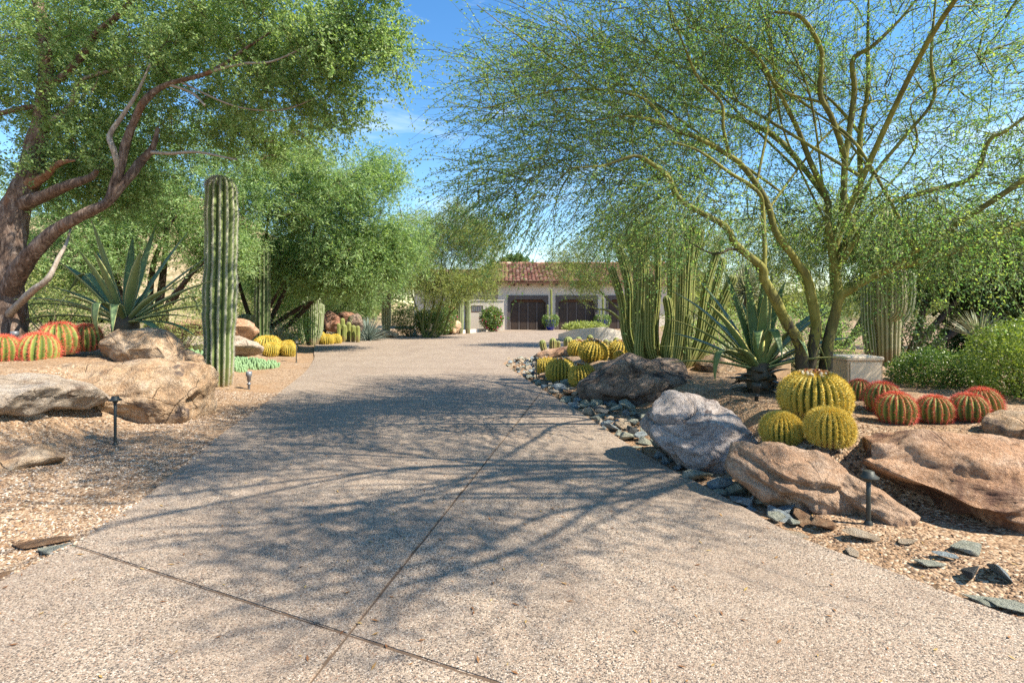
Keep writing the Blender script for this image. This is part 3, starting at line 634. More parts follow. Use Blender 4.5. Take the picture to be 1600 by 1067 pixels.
# ------------------------------------------------------------------ stones: the riprap strip and loose flat slates
def stone_mesh(seed, flat, m):
    rr = random.Random(seed); bm = bmesh.new()
    for _ in range(11):
        d = Vector((rr.gauss(0, 1), rr.gauss(0, 1), rr.gauss(0, 1))).normalized(); d = Vector((d.x*rr.uniform(.75, 1.15), d.y*rr.uniform(.6, .9), d.z*flat)); bm.verts.new(d)
    r = bmesh.ops.convex_hull(bm, input=bm.verts); bmesh.ops.delete(bm, geom=[g for g in r['geom_interior'] if isinstance(g, bmesh.types.BMVert)], context='VERTS')
    bmesh.ops.bevel(bm, geom=list(bm.edges), offset=.05, segments=1, affect='EDGES')
    bmesh.ops.recalc_face_normals(bm, faces=bm.faces)
    me = bpy.data.meshes.new('stone'); bm.to_mesh(me); bm.free(); me.materials.append(m); return me
SM = {(k, c): stone_mesh(k, (.55, .45, .62, .38, .7, .5)[k], STONES[c]) for k in range(6) for c in range(5)}
rip = bpy.data.objects.new('riprap_strip', None); COL.objects.link(rip); rip['kind'] = 'structure'; rip['label'] = 'strip of loose slate stones along the right driveway edge'
rr = random.Random(11); placed = []
tries = 0
while len(placed) < 298 and tries < 14000:
    tries += 1
    y = 3.5+11.2*rr.random()**1.1; w = float(np.interp(y, [3.4, 4, 5.5, 8, 11, 13.5, 14.8], [.22, .34, .62, .75, .95, .8, .9]))
    d = rr.uniform(.02, w); s = rr.uniform(.055, .135)*(1+.3*(rr.random() < .2)); x = float(xR(y))+d+.3*s
    if y > 13.2: x = float(xR(13.4))+rr.uniform(.15, 1.3)
    if any((x-a)**2+(y-b)**2 < ((s+t)*.60)**2 for a, b, t in placed): continue
    placed.append((x, y, s))
    o = bpy.data.objects.new('stone', SM[(rr.randrange(6), rr.choices(range(5), (4, 4, 4, 1.2, 1.2))[0])]); COL.objects.link(o); o.parent = rip
    o.location = (x, y, hz(x, y)+s*.30+(.03 if rr.random() < .25 else 0)); o.scale = (s*1.15, s, s)
    o.rotation_euler = (rr.uniform(-.4, .4), rr.uniform(-.4, .4), rr.uniform(0, 6.28))
def loose(px, py, s, col, label, shape=3, rz=0, tilt=.1, z=.03, flat=.6, long=1.5):
    p = gnd(px, py, z); o = bpy.data.objects.new('stone', SM[(shape, col)]); COL.objects.link(o)
    s *= .8; o.location = (p[0], p[1], hz(p[0], p[1])+s*.22*flat+.016); o.scale = (s*long, s, s*flat); o.rotation_euler = (tilt, tilt*.5, rz); tag(o, label, 'stone', 'loose stones beside the driveway')
loose(1512, 853, .13, 1, 'large flat grey green slate lying at the lower right', 3, .4, .2)
loose(1570, 898, .13, 0, 'tall thin white edged slate near the right edge', 1, 1.1, .7, flat=.4)
loose(1530, 895, .11, 4, 'black angular stone at the lower right', 4, .2, .3, flat=.9, long=1.1)
loose(1345, 832, .10, 2, 'pale cream wedge stone below the right path light', 0, -.3, .2)
loose(1335, 853, .07, 2, 'thin tan splinter stone below the cream wedge stone', 1, 1.2, .1, flat=.4, long=2)
loose(1415, 843, .07, 2, 'small tan stone on the brown gravel right of the path light', 2, .2, .1)
loose(1470, 905, .08, 3, 'rusty brown stone near the lower right driveway edge', 4, .5, .2)
loose(1450, 872, .07, 1, 'thin grey green slate lying flat on the brown gravel', 3, -.3, .1, flat=.5, long=1.8)
loose(1478, 866, .06, 0, 'pale blue slate chip beside the flat grey green slate', 5, -.3, .1, flat=.5)
loose(1285, 815, .12, 3, 'pair sized orange brown stone at the foot of the pink boulder', 0, .2, .1, flat=.9, long=1.0)
loose(1258, 808, .10, 3, 'dark orange stone beside the orange brown stone', 2, .8, .1, flat=.9, long=1.0)
loose(1210, 795, .12, 0, 'white and grey pointed slate below the pink boulder', 1, -.6, .4, flat=.7)
loose(1180, 778, .11, 0, 'blue slate standing upright below the pink boulder', 4, .3, .2, flat=1, long=1)
loose(1548, 925, .10, 1, 'flat green slate at the lower right driveway edge', 3, -.4, .05, flat=.4, long=1.8)
loose(1585, 935, .09, 1, 'grey green slate at the far lower right corner of the bed', 5, -.4, .1, flat=.5, long=1.6)
loose(1465, 925, .10, 0, 'pale slate sliver flush with the right driveway edge', 3, -.5, .03, flat=.3, long=2.2)
loose(1235, 822, .10, 2, 'cream slab stone against the right driveway edge', 3, -.6, .03, flat=.4, long=1.6)
loose(1290, 858, .11, 2, 'yellowish slab stone set along the right driveway edge', 3, -.6, .03, flat=.35, long=2.0)
loose(62, 836, 0.13, 3, 'long rusty slate lying in the gravel, farthest left of the driveway', 3, .35, .03, flat=.34, long=2.0)
loose(105, 843, 0.14, 1, 'greenish flat slate at the end of the driveway joint', 3, .35, .03, flat=.34, long=2.0)
loose(40, 880, 0.15, 3, 'large orange mottled slate against the lower left driveway edge', 3, .5, .03, flat=.34, long=2.0)

# ------------------------------------------------------------------ cacti
def ribbed(C, rad, n, depth, per=6, sharp=1.0):
    C = np.asarray(C, float); T, U, V = frames(C); m = n*per; a = np.arange(m)*2*math.pi/m
    crest = np.abs(np.cos(n*a/2))**sharp; rr = np.asarray(rad)[:, None]*(1-depth*(1-crest))[None]
    v = C[:, None]+rr[..., None]*(np.cos(a)[None, :, None]*U[:, None]+np.sin(a)[None, :, None]*V[:, None])
    k = len(C); i, j = np.meshgrid(np.arange(k-1), np.arange(m), indexing='ij')
    f = np.stack([i*m+j, i*m+(j+1) % m, (i+1)*m+(j+1) % m, (i+1)*m+j], -1).reshape(-1, 4)
    att = np.tile(crest, k); v = v.reshape(-1, 3)
    # crest sample points with outward normals
    ci = np.arange(n)*per; P = v.reshape(k, m, 3)[:, ci]; Nn = nrm(P-C[:, None])
    return v, f, att, P, Nn
def spines(P, Nn, k, length, w, spread, rng, up=None):
    P = np.repeat(P.reshape(-1, 3), k, 0); Nn = np.repeat(Nn.reshape(-1, 3), k, 0)
    d = nrm(Nn+spread*rng.normal(0, 1, P.shape)+(0 if up is None else up)); L = length*rng.uniform(.6, 1.15, (len(P), 1))
    s = nrm(np.cross(d, rng.normal(0, 1, P.shape)))*w/2; b = P-Nn*w
    v = np.stack([b-s, b+s, b+d*L], 1).reshape(-1, 3); f = np.arange(len(v)).reshape(-1, 3); return v, f
def column(name, parent, path, r, n, depth, m, spm, seed, taper=(.86, 1.02, 1.0), sp=(4, .035, .004, .9), step=.05, dome=1.0, base_pinch=.8, sharp=1.0, per=6):
    """ribbed column along a path given as world points"""
    C = catmull(path, 10); L = np.r_[0, np.cumsum(np.linalg.norm(np.diff(C, axis=0), axis=1))]
    body = np.arange(0, L[-1]-r*dome*.98, step*2); tt = np.linspace(0, 1, 9); s = np.r_[body, L[-1]-r*dome+r*dome*np.sin(tt*math.pi/2)*.999]
    C2 = np.stack([np.interp(s, L, C[:, k]) for k in range(3)], -1); u = s/L[-1]
    rad = r*np.interp(u, [0, .06, .35, .7, 1], [base_pinch, taper[0], taper[1], taper[2], taper[2]*.97])
    rr_ = np.random.default_rng(seed); rad *= 1+.03*np.sin(u*L[-1]*4.1+seed)+.02*np.sin(u*L[-1]*9.7+seed*2)+.010*rr_.normal(size=len(u))
    over = np.clip((s-(L[-1]-r*dome))/(r*dome), 0, .9995); rad = rad*np.sqrt(1-over**2)
    v, f, att, P, Nn = ribbed(C2, np.maximum(rad, .004), n, depth, per, sharp)
    b = part(name, v, f, m, parent, True, attrs=dict(crest=att))
    # resample crests for spines
    s3 = np.arange(.02, L[-1]*.999, step); ps = np.stack([np.stack([np.interp(s3, s, P[:, q, k]) for k in range(3)], -1) for q in range(n)], 1)
    ns = np.stack([np.stack([np.interp(s3, s, Nn[:, q, k]) for k in range(3)], -1) for q in range(n)], 1)
    sv, sf = spines(ps, nrm(ns), sp[0], sp[1], sp[2], sp[3], rr_)
    part('spines', sv, sf, spm, b, kind='stuff')
    return b
def col_thing(name, label, px, ybase, ytop, D, r, n, m, spm, seed, group=None, lean=0, z=None, depth=.24, cat='cactus', **kw):
    b = at(px, ybase, D); z0 = hz(b[0], b[1]) if z is None else z; h = CAMH-(ytop-HZ)/F*D-z0
    t = thing(name, label, cat, (b[0], b[1], z0), group); q = np.array((b[0], b[1], z0-.06))
    column('stem', t, [q, q+np.array((lean*.3, 0, h*.35)), q+np.array((lean*.7, .02, h*.7)), q+np.array((lean, 0, h+.06))], r, n, depth, m, spm, seed, **kw); return t
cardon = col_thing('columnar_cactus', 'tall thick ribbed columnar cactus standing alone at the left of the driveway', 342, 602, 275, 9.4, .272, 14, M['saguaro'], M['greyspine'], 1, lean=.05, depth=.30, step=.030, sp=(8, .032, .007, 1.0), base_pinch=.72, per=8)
# woolly top of the tall cactus
rngc = np.random.default_rng(8); tp = np.array(cardon.location)+np.array((0, 0, CAMH-(275-HZ)/F*9.4-cardon.location.z))
hd = rngc.normal(0, 1, (900, 3)); hd[:, 2] = np.abs(hd[:, 2])+.6; hd = nrm(hd); cap_c = tp-np.array((0, 0, .30))
v, f = spines(cap_c+hd*np.array((.24, .24, .28)), hd, 3, .06, .007, .5, rngc); part('woolly_tip', v, f, M['greyspine'], cardon, kind='stuff')
col_thing('columnar_cactus', 'dark shaded columnar cactus behind the left golden barrel cluster', 410, 520, 380, 16.5, .235, 11, M['saguaroshaded'], M['greyspine'], 2, depth=.3, sp=(3, .03, .006, .9))
col_thing('columnar_cactus', 'single tan tipped columnar cactus at the far edge of the driveway court', 603.5, 519, 447, 26.3, .235, 13, M['tanned'], M['greyspine'], 3, sp=(3, .03, .008, .9))
for k, (px, yt, w, lb) in enumerate(((700, 452, .16, 'leftmost of the three columnar cacti before the courtyard wall'), (719, 455, .20, 'middle and thickest of the three columnar cacti before the courtyard wall'), (731, 457, .165, 'rightmost of the three columnar cacti before the courtyard wall'))):
    col_thing('columnar_cactus', lb, px, 520, yt, 29+k*.4, w, 11, M['saguaro'], M['greyspine'], 4+k, 'three far columnar cacti', sp=(2, .03, .008, .9), z=0)
# large saguaro with arms, right, behind the palo verde
b = at(1388, 570, 9.6); sg = thing('saguaro_cactus', 'thick saguaro cactus with raised arms behind the utility box', 'cactus', (b[0], b[1], hz(b[0], b[1])))
q = np.array(sg.location)
column('stem', sg, [q+np.array((0, 0, -.05)), q+np.array((0, 0, 1)), q+np.array((.0, 0, 2.0)), q+np.array((0, 0, 2.9))], .20, 15, .24, M['tanned'], M['greyspine'], 31, sp=(4, .03, .006, .9))
column('arm', sg, [q+np.array((.16, 0, .78)), q+np.array((.27, -.05, .95)), q+np.array((.31, -.08, 1.25)), q+np.array((.31, -.08, 1.74))], .11, 12, .24, M['saguaro'], M['greyspine'], 32, sp=(4, .03, .006, .9), base_pinch=.7)
column('arm', sg, [q+np.array((-.20, .12, -.05)), q+np.array((-.25, .14, .45)), q+np.array((-.27, .16, .85)), q+np.array((-.28, .16, 1.55))], .115, 13, .24, M['saguaro'], M['greyspine'], 33, sp=(4, .03, .006, .9), base_pinch=.7)
column('arm', sg, [q+np.array((-.06, -.18, .85)), q+np.array((-.05, -.34, .95)), q+np.array((-.05, -.38, 1.2)), q+np.array((-.05, -.36, 1.75))], .09, 11, .24, M['tanned'], M['greyspine'], 34, sp=(4, .03, .006, .9), base_pinch=.7)

# organ pipe cluster
b = at(1030, 575, 9.6); og = thing('organ_pipe_cactus', 'big cluster of tall yellow green organ pipe cactus stems behind the dark boulder', 'cactus', (b[0], b[1], hz(b[0], b[1])))
stems = [(1002, 572, 946, 395, 9.6), (1005, 572, 958, 360, 9.8), (1012, 574, 975, 340, 9.4), (1018, 576, 990, 322, 9.3), (1020, 570, 1005, 345, 10.1), (1028, 578, 1012, 405, 9.2), (1034, 572, 1026, 360, 9.7),
         (1040, 578, 1052, 340, 9.1), (1052, 580, 1066, 360, 8.9), (1056, 576, 1086, 330, 9.1), (1066, 574, 1078, 390, 9.5), (1062, 566, 1102, 335, 10.1), (1072, 576, 1130, 370, 9.2), 
         (1078, 578, 1160, 408, 9.3), (1076, 572, 1140, 380, 9.9), (1048, 582, 1040, 440, 9.3), (1064, 582, 1080, 470, 8.9), (1010, 580, 1000, 470, 9.1), (1036, 584, 1030, 535, 9.0), (1020, 584, 1015, 545, 9.1)]
for k, (xb, yb, xt, yt, D) in enumerate(stems):
    a0 = at(xb, 575, D); a0[2] = hz(a0[0], a0[1])-.05; a1 = at(xb+(xt-xb)*.85, yt+22, D+.1*((k*7) % 5-2)); sw = .16 if k % 3 else -.1
    mid1 = a0+(a1-a0)*.3+np.array((-.10*(xt < xb)+.06*(xt > xb), 0, -.05)); mid2 = a0+(a1-a0)*.66+np.array((.05*math.sin(k), 0, .02))
    column('stem', og, [a0, mid1, mid2, a1], (.076, .088, .068, .080)[k % 4]*(.8 if yt > 500 else 1), 9+k % 3, .26, M['organ'], M['greyspine'], 50+k, sp=(2, .016, .005, .9), base_pinch=.62, step=.06)
# row of short columnar cacti behind the wedge boulder
for k, (px, yt, w, lb) in enumerate(((853, 531, .085, 'first from the left, leaning'), (864, 528, .10, 'second from the left'), (872, 532, .07, 'third from the left, shortest and darker'), (888, 526, .12, 'fourth from the left, thickest'), (904, 526, .085, 'fifth from the left'), (922, 523, .085, 'sixth from the left, dark pointed'), (947, 530, .075, 'seventh from the left'), (955, 532, .09, 'eighth from the left'), (963, 527, .085, 'last, nearest the organ pipe cluster'))):
    col_thing('column_cactus', 'small green column cactus behind the wedge boulder, '+lb, px, 560, yt, 13.3+.15*(k % 3), w, 9, M['organ'], M['goldspine'], 90+k, 'small column cacti behind the wedge boulder', lean=(-.1 if k == 0 else 0), sp=(2, .02, .006, .9), step=.06)
for k, (px, yt, w, lb) in enumerate(((535, 497, .11, 'tallest'), (538, 507, .11, 'second tallest'), (529, 505, .08, 'leftmost'), (545, 503, .10, 'yellow'), (552, 508, .10, 'right'), (559, 509, .09, 'rightmost'), (542, 512, .09, 'lowest'))):
    col_thing('column_cactus', 'small yellow green column cactus before the far red rocks, the '+lb+' of the clump', px, 520, yt, 22.4-.2*(k % 3), w, 9, M['organ'], M['goldspine'], 120+k, 'yellow green columns before the red rocks', sp=(3, .03, .009, .9), step=.07)
# grey columnar clump left, behind
b = at(487, 512, 20.5); gc = thing('columnar_cactus_clump', 'grey green clump of short upright cactus columns at the back of the left bed', 'cactus', (b[0], b[1], hz(b[0], b[1])))
for k, (xb, xt, yt, r) in enumerate(((476, 466, 478, .12), (480, 472, 470, .13), (484, 480, 463, .13), (489, 490, 468, .13), (492, 497, 465, .13), (496, 503, 474, .12), (488, 486, 482, .11), (494, 500, 486, .11))):
    a0 = at(xb, 510, 20.5+.15*(k % 3)); a0[2] = hz(a0[0], a0[1]); a1 = at(xt, yt, 20.5+.2*(k % 3)); column('stem', gc, [a0, a0*.6+a1*.4+np.array((.05*(xt-xb)/10, 0, 0)), a1], r, 9, .25, M['saguaro'], M['greyspine'], 140+k, sp=(4, .04, .010, .9), step=.07)

# barrel cacti prototypes
def barrel(name, label, cat, m, spm, nr, hf, seed, hi=True, spk=6, spl=.11, crown='wool', depth=.2, group=None, loc=(0, 0, 0), s=1):
    rg = np.random.default_rng(seed); t = thing(name, label, cat, loc, group, 0, s)
    nv = 26 if hi else 14; ph = np.linspace(-.95, math.pi/2-.06, nv); per = 8 if hi else 4
    C = np.stack([np.zeros(nv), np.zeros(nv), hf*(np.sin(ph)+.75)-.02], -1); rad = np.cos(ph)**.82
    C[-3:, 2] -= np.array((.0, .01, .03)); n_ = nr; a = np.arange(nr*per)*2*math.pi/(nr*per)
    crest = np.abs(np.cos(nr*a/2))**1.1; warp = 1+.02*np.sin(3*a+seed)
    rr2 = rad[:, None]*(1-depth*(1-crest)*np.clip(rad*1.3, .3, 1)[:, None])*warp[None]
    v = np.stack([rr2*np.cos(a), rr2*np.sin(a), np.repeat(C[:, 2:3], len(a), 1)-.05*(1-crest)[None]*np.sin(np.clip(ph, 0, 2))[:, None]], -1)
    m_ = nr*per; i, j = np.meshgrid(np.arange(nv-1), np.arange(m_), indexing='ij')
    f = np.stack([i*m_+j, i*m_+(j+1) % m_, (i+1)*m_+(j+1) % m_, (i+1)*m_+j], -1).reshape(-1, 4)
    vv = np.r_[v.reshape(-1, 3), [(0, 0, C[-1, 2]-.02)]]; k = len(vv)-1; jj = np.arange(m_); tf = np.stack([(nv-1)*m_+jj, (nv-1)*m_+(jj+1) % m_, np.full(m_, k)], -1)
    body = part('body', vv, [f, tf], m, t, True, attrs=dict(crest=np.r_[np.tile(crest, nv), 0]), world=False)
    na = 24 if hi else 12; pa = np.linspace(-.75, math.pi/2-.12, na); idx = np.arange(nr)*per
    P = np.stack([np.stack([np.interp(pa, ph, v[:, q, c]) for c in range(3)], -1) for q in idx], 1)
    Nn = nrm(P-np.array((0, 0, hf*.7))); sv, sf = spines(P, Nn, spk, spl, .014 if hi else .034, .75, rg)
    part('spines', sv, sf, spm, t, kind='stuff', world=False)
    ct = C[-1, 2]
    if crown == 'wool':
        h2 = rg.normal(0, 1, (260, 3)); h2[:, 2] = np.abs(h2[:, 2]); h2 = nrm(h2); sv, sf = spines(h2*np.array((.20, .20, .05))+np.array((0, 0, ct-.05)), h2, 3, .07, .02, .6, rg)
        part('woolly_crown', sv, sf, spm, t, kind='stuff', world=False)
    if crown == 'dry':
        ps = []
        for q in range(130):
            an, rd = rg.uniform(0, 6.28), (.40*rg.random()**.5 if q < 85 else .12+.34*rg.random()); c0 = np.array((rd*math.cos(an), rd*math.sin(an), ct-.02-.25*rd*rd)); d = nrm(rg.normal(0, .45, 3)+np.array((0, 0, 1))); L_ = rg.uniform(.08, .16); ps.append(tube([c0, c0+d*L_*.5, c0+d*L_], [.034, .05, .028], 5))
        vq, fq = merge(ps[:85]); part('dry_flowers', vq, fq, M['brownwool'], t, kind='stuff', world=False); vq, fq = merge(ps[85:]); part('woolly_crown', vq, fq, M['wool'], t, kind='stuff', world=False)
    if crown == 'flower':
        ps = []
        for q in range(26):
            an, rd = rg.uniform(0, 6.28), rg.uniform(.10, .36); c0 = np.array((rd*math.cos(an), rd*math.sin(an), ct-.03-.25*rd*rd)); d = nrm(rg.normal(0, .35, 3)+np.array((0, 0, 1))); ps.append(tube([c0, c0+d*.07, c0+d*.12], [.02, .035, .045], 6))
        vq, fq = merge(ps); part('flower_buds', vq, fq, M['orangeflower'], t, kind='stuff', world=False)
    return t
def bar_loc(px, pybot, D):
    p = at(px, pybot, D); return (p[0], p[1], hz(p[0], p[1]))
GB = 'golden barrel cacti'
gr3 = 'three golden barrels in the right foreground'
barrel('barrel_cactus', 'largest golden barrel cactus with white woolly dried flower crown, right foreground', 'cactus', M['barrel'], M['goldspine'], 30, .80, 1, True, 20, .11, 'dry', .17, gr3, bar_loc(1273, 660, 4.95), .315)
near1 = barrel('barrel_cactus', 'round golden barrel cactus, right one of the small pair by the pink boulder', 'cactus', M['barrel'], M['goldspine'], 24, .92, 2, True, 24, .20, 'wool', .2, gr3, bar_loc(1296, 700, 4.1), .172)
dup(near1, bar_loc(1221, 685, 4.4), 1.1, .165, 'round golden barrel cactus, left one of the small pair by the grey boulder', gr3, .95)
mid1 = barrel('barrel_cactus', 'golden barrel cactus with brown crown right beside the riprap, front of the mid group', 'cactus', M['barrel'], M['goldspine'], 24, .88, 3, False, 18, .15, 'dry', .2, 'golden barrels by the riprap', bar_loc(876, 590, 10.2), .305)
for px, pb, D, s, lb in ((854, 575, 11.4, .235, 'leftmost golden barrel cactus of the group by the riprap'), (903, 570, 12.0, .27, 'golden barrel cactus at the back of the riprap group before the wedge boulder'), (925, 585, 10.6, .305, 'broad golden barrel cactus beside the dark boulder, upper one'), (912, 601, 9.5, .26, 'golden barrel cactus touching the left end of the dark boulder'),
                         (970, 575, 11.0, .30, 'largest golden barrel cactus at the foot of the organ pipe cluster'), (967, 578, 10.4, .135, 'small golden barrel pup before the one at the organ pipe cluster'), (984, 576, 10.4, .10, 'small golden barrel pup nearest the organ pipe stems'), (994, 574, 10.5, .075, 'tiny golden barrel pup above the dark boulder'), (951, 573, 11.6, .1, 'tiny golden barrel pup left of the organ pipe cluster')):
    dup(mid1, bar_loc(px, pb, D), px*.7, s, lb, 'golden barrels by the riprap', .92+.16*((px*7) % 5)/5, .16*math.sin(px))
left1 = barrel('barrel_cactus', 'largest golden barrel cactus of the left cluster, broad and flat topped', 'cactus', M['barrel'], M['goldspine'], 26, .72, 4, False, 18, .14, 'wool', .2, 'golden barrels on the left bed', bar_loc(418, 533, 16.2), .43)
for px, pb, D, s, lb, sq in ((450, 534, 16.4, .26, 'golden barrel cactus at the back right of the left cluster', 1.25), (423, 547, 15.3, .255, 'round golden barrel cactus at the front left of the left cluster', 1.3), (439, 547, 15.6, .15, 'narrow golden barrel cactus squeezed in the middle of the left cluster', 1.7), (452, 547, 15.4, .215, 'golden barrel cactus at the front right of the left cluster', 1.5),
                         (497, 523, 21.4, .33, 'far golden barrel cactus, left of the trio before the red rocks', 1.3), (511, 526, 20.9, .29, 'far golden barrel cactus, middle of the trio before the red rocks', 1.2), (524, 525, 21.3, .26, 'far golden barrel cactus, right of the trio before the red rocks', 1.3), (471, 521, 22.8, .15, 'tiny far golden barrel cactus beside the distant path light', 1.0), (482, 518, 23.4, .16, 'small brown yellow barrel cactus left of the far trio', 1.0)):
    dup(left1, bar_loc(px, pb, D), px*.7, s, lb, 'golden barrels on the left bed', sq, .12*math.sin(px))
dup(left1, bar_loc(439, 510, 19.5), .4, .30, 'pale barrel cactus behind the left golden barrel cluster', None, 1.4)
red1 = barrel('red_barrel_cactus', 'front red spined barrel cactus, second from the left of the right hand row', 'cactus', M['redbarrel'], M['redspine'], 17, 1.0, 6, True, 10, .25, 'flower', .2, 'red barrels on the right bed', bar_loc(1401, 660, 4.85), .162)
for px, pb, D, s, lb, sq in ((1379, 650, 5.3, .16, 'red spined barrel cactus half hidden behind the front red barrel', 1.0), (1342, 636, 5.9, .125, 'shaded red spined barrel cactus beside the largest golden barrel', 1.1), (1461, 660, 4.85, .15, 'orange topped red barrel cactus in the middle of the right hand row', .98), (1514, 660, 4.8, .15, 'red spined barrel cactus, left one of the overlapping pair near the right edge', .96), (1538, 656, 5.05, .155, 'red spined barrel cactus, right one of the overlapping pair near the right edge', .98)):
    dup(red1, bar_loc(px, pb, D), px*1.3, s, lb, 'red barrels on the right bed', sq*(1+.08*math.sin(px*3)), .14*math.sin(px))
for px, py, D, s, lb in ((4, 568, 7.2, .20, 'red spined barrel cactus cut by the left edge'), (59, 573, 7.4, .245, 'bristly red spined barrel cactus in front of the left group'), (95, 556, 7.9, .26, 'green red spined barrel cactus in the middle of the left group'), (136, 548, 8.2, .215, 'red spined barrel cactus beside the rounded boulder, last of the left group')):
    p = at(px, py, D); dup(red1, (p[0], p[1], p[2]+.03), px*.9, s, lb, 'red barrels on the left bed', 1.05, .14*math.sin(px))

# ------------------------------------------------------------------ agaves and bladed plants
def blade(L, Wd, az, el, droop, segs=11, base=(0, 0, 0), bend=None, roll=0, thick=.012, gutter=.22, shape=None):
    t = np.linspace(0, 1, segs+1); e = el-droop*t**1.6
    if bend: e = e-bend[1]*sstep(bend[0], bend[0]+.14, t)
    dz, dr = np.sin(e), np.cos(e); ds = L/segs
    r_ = np.r_[0, np.cumsum(dr[:-1]*ds)]; z_ = np.r_[0, np.cumsum(dz[:-1]*ds)]
    w = Wd*(np.interp(t, [0, .1, .4, .7, .9, 1], [.62, .7, 1, .72, .30, .02]) if shape is None else np.interp(t, *shape))
    th = thick*np.interp(t, [0, .3, 1], [2.6, 1, .3]); ca, sa = math.cos(az), math.sin(az)
    nr_, nz = -np.sin(e), np.cos(e); sec = [(-1, 1), (-.45, .25), (.45, .25), (1, 1), (.4, -.6), (-.4, -.6)]; V = []; E = []
    for i in range(segs+1):
        for (u, g_) in sec:
            lift = g_*gutter*w[i]*.5 if g_ > 0 else -th[i]; x_side = u*w[i]*.5; rad = r_[i]+nr_[i]*lift; z = z_[i]+nz[i]*lift
            x_side2 = x_side*math.cos(roll*t[i]); z += x_side*math.sin(roll*t[i])
            V.append((base[0]+rad*ca-x_side2*sa, base[1]+rad*sa+x_side2*ca, base[2]+z)); E.append(1.0 if abs(u) == 1 else .0)
    k = 6; i, j = np.meshgrid(np.arange(segs), np.arange(k), indexing='ij'); f = np.stack([i*k+j, i*k+(j+1) % k, (i+1)*k+(j+1) % k, (i+1)*k+j], -1).reshape(-1, 4)
    return np.array(V), f, np.array(E)
def agave(name, label, loc, specs, m, trunk_r, trunk_h):
    t = thing(name, label, 'agave', loc); v, f = lathe([(trunk_r*.9, -.1), (trunk_r, trunk_h*.5), (trunk_r*.9, trunk_h), (trunk_r*.3, trunk_h+.12), (.01, trunk_h+.14)], 14); part('stem', v, f, M['deadleaf'], t, True, world=False)
    for (L, Wd, az, el, dr, z, bend, roll, mm) in specs:
        v, f, e = blade(L, Wd, R(az), R(el), R(dr), base=(.5*trunk_r*math.cos(R(az)), .5*trunk_r*math.sin(R(az)), z), bend=bend, roll=roll)
        part('leaf' if mm is m else 'dead_leaf', v, f, mm, t, True, attrs=dict(edge=e), world=False)
    return t
ra = random.Random(21)
# right agave: azimuth 0 = right (+x), 180 = left, 270 = towards the camera
sp_ = []
mA = M['agave']
for az, el, L, dr, bend in ((178, 20, 1.25, 22, None), (186, 10, 1.15, 18, None), (170, 38, 1.35, 30, None), (150, 52, 1.45, 28, None), (140, 62, 1.45, 18, None), (165, 28, 1.1, 16, None), (200, 30, 1.0, 60, (.5, 1.2)), (120, 72, 1.4, 12, None), (95, 80, 1.35, 8, None), (60, 70, 1.4, 14, None), (40, 58, 1.45, 20, None), (20, 42, 1.35, 22, None),
                        (5, 26, 1.25, 25, None), (-10, 18, 1.1, 20, None), (330, 35, 1.05, 55, (.5, 1.3)), (300, 58, .95, 50, (.5, 1.5)), (270, 66, .95, 40, (.45, 1.7)), (240, 55, .95, 45, (.55, 1.2)), (225, 30, .9, 35, None), (315, 18, .95, 20, None), (262, 78, 1.0, 10, None), (285, 84, 1.15, 5, None), (200, 50, 1.2, 15, None), (160, 46, 1.2, 14, None), (30, 34, 1.2, 14, None), (80, 50, 1.2, 20, None), (110, 40, 1.1, 20, None), (350, 48, 1.1, 20, None)):
    sp_.append((L*.98, ra.uniform(.135, .17), az+ra.uniform(-4, 4), el, dr, .30+.10*(el/90), bend, ra.uniform(-.3, .3), mA))
for k in range(34):
    sp_.append((ra.uniform(.20, .34), .11, k*137.5, ra.uniform(-25, 35), ra.uniform(10, 40), .04+.24*(k/34), None, 0, M['deadleaf']))
pR = at(1186, 610, 6.55)
agave('agave', 'blue green agave with dark dead leaf skirt beside the palo verde trunks', (pR[0], pR[1], hz(pR[0], pR[1])), sp_, mA, .15, .36)
sp_ = []; mB = M['agaveblue']
for az, el, L, dr, bend in ((5, 18, 1.35, 22, None), (12, 34, 1.5, 20, None), (25, 46, 1.6, 16, None), (40, 56, 1.6, 12, None), (-8, 12, 1.3, 30, None), (350, 4, 1.25, 45, None), (335, 5, 1.15, 60, None), (20, 28, 1.3, 15, (.62, 1.6)), (70, 70, 1.55, 8, None), (95, 80, 1.5, 6, None), (120, 66, 1.55, 10, None), (145, 54, 1.5, 14, None), (160, 42, 1.45, 25, None), (172, 30, 1.4, 30, None),
                        (185, 22, 1.3, 40, None), (196, 12, 1.2, 40, None), (165, 55, 1.35, 10, (.55, 1.5)), (270, 40, .85, 80, (.4, 1.5)), (250, 72, 1.0, 10, None), (285, 62, 1.1, 12, None), (300, 30, .95, 60, (.5, 1.1)), (232, 38, 1.0, 50, (.5, 1.3)), (215, 28, 1.1, 40, None), (315, 50, 1.2, 14, None), (262, 84, 1.3, 4, None), (225, 60, 1.2, 10, None), (330, 30, 1.15, 25, None), (60, 35, 1.2, 20, None), (110, 30, 1.2, 20, None)):
    sp_.append((L*(1.0 if az < 60 or az > 330 else 1.2), ra.uniform(.125, .165), az+ra.uniform(-4, 4), el*(.86 if el > 50 else 1), dr, .22+.14*(el/90), bend, ra.uniform(-.3, .3), mB))
pL = at(196, 530, 8.5)
agave('agave', 'large spreading blue grey agave with yellow leaf edges above the left boulders', (pL[0], pL[1], 1.0), sp_, mB, .20, .32)
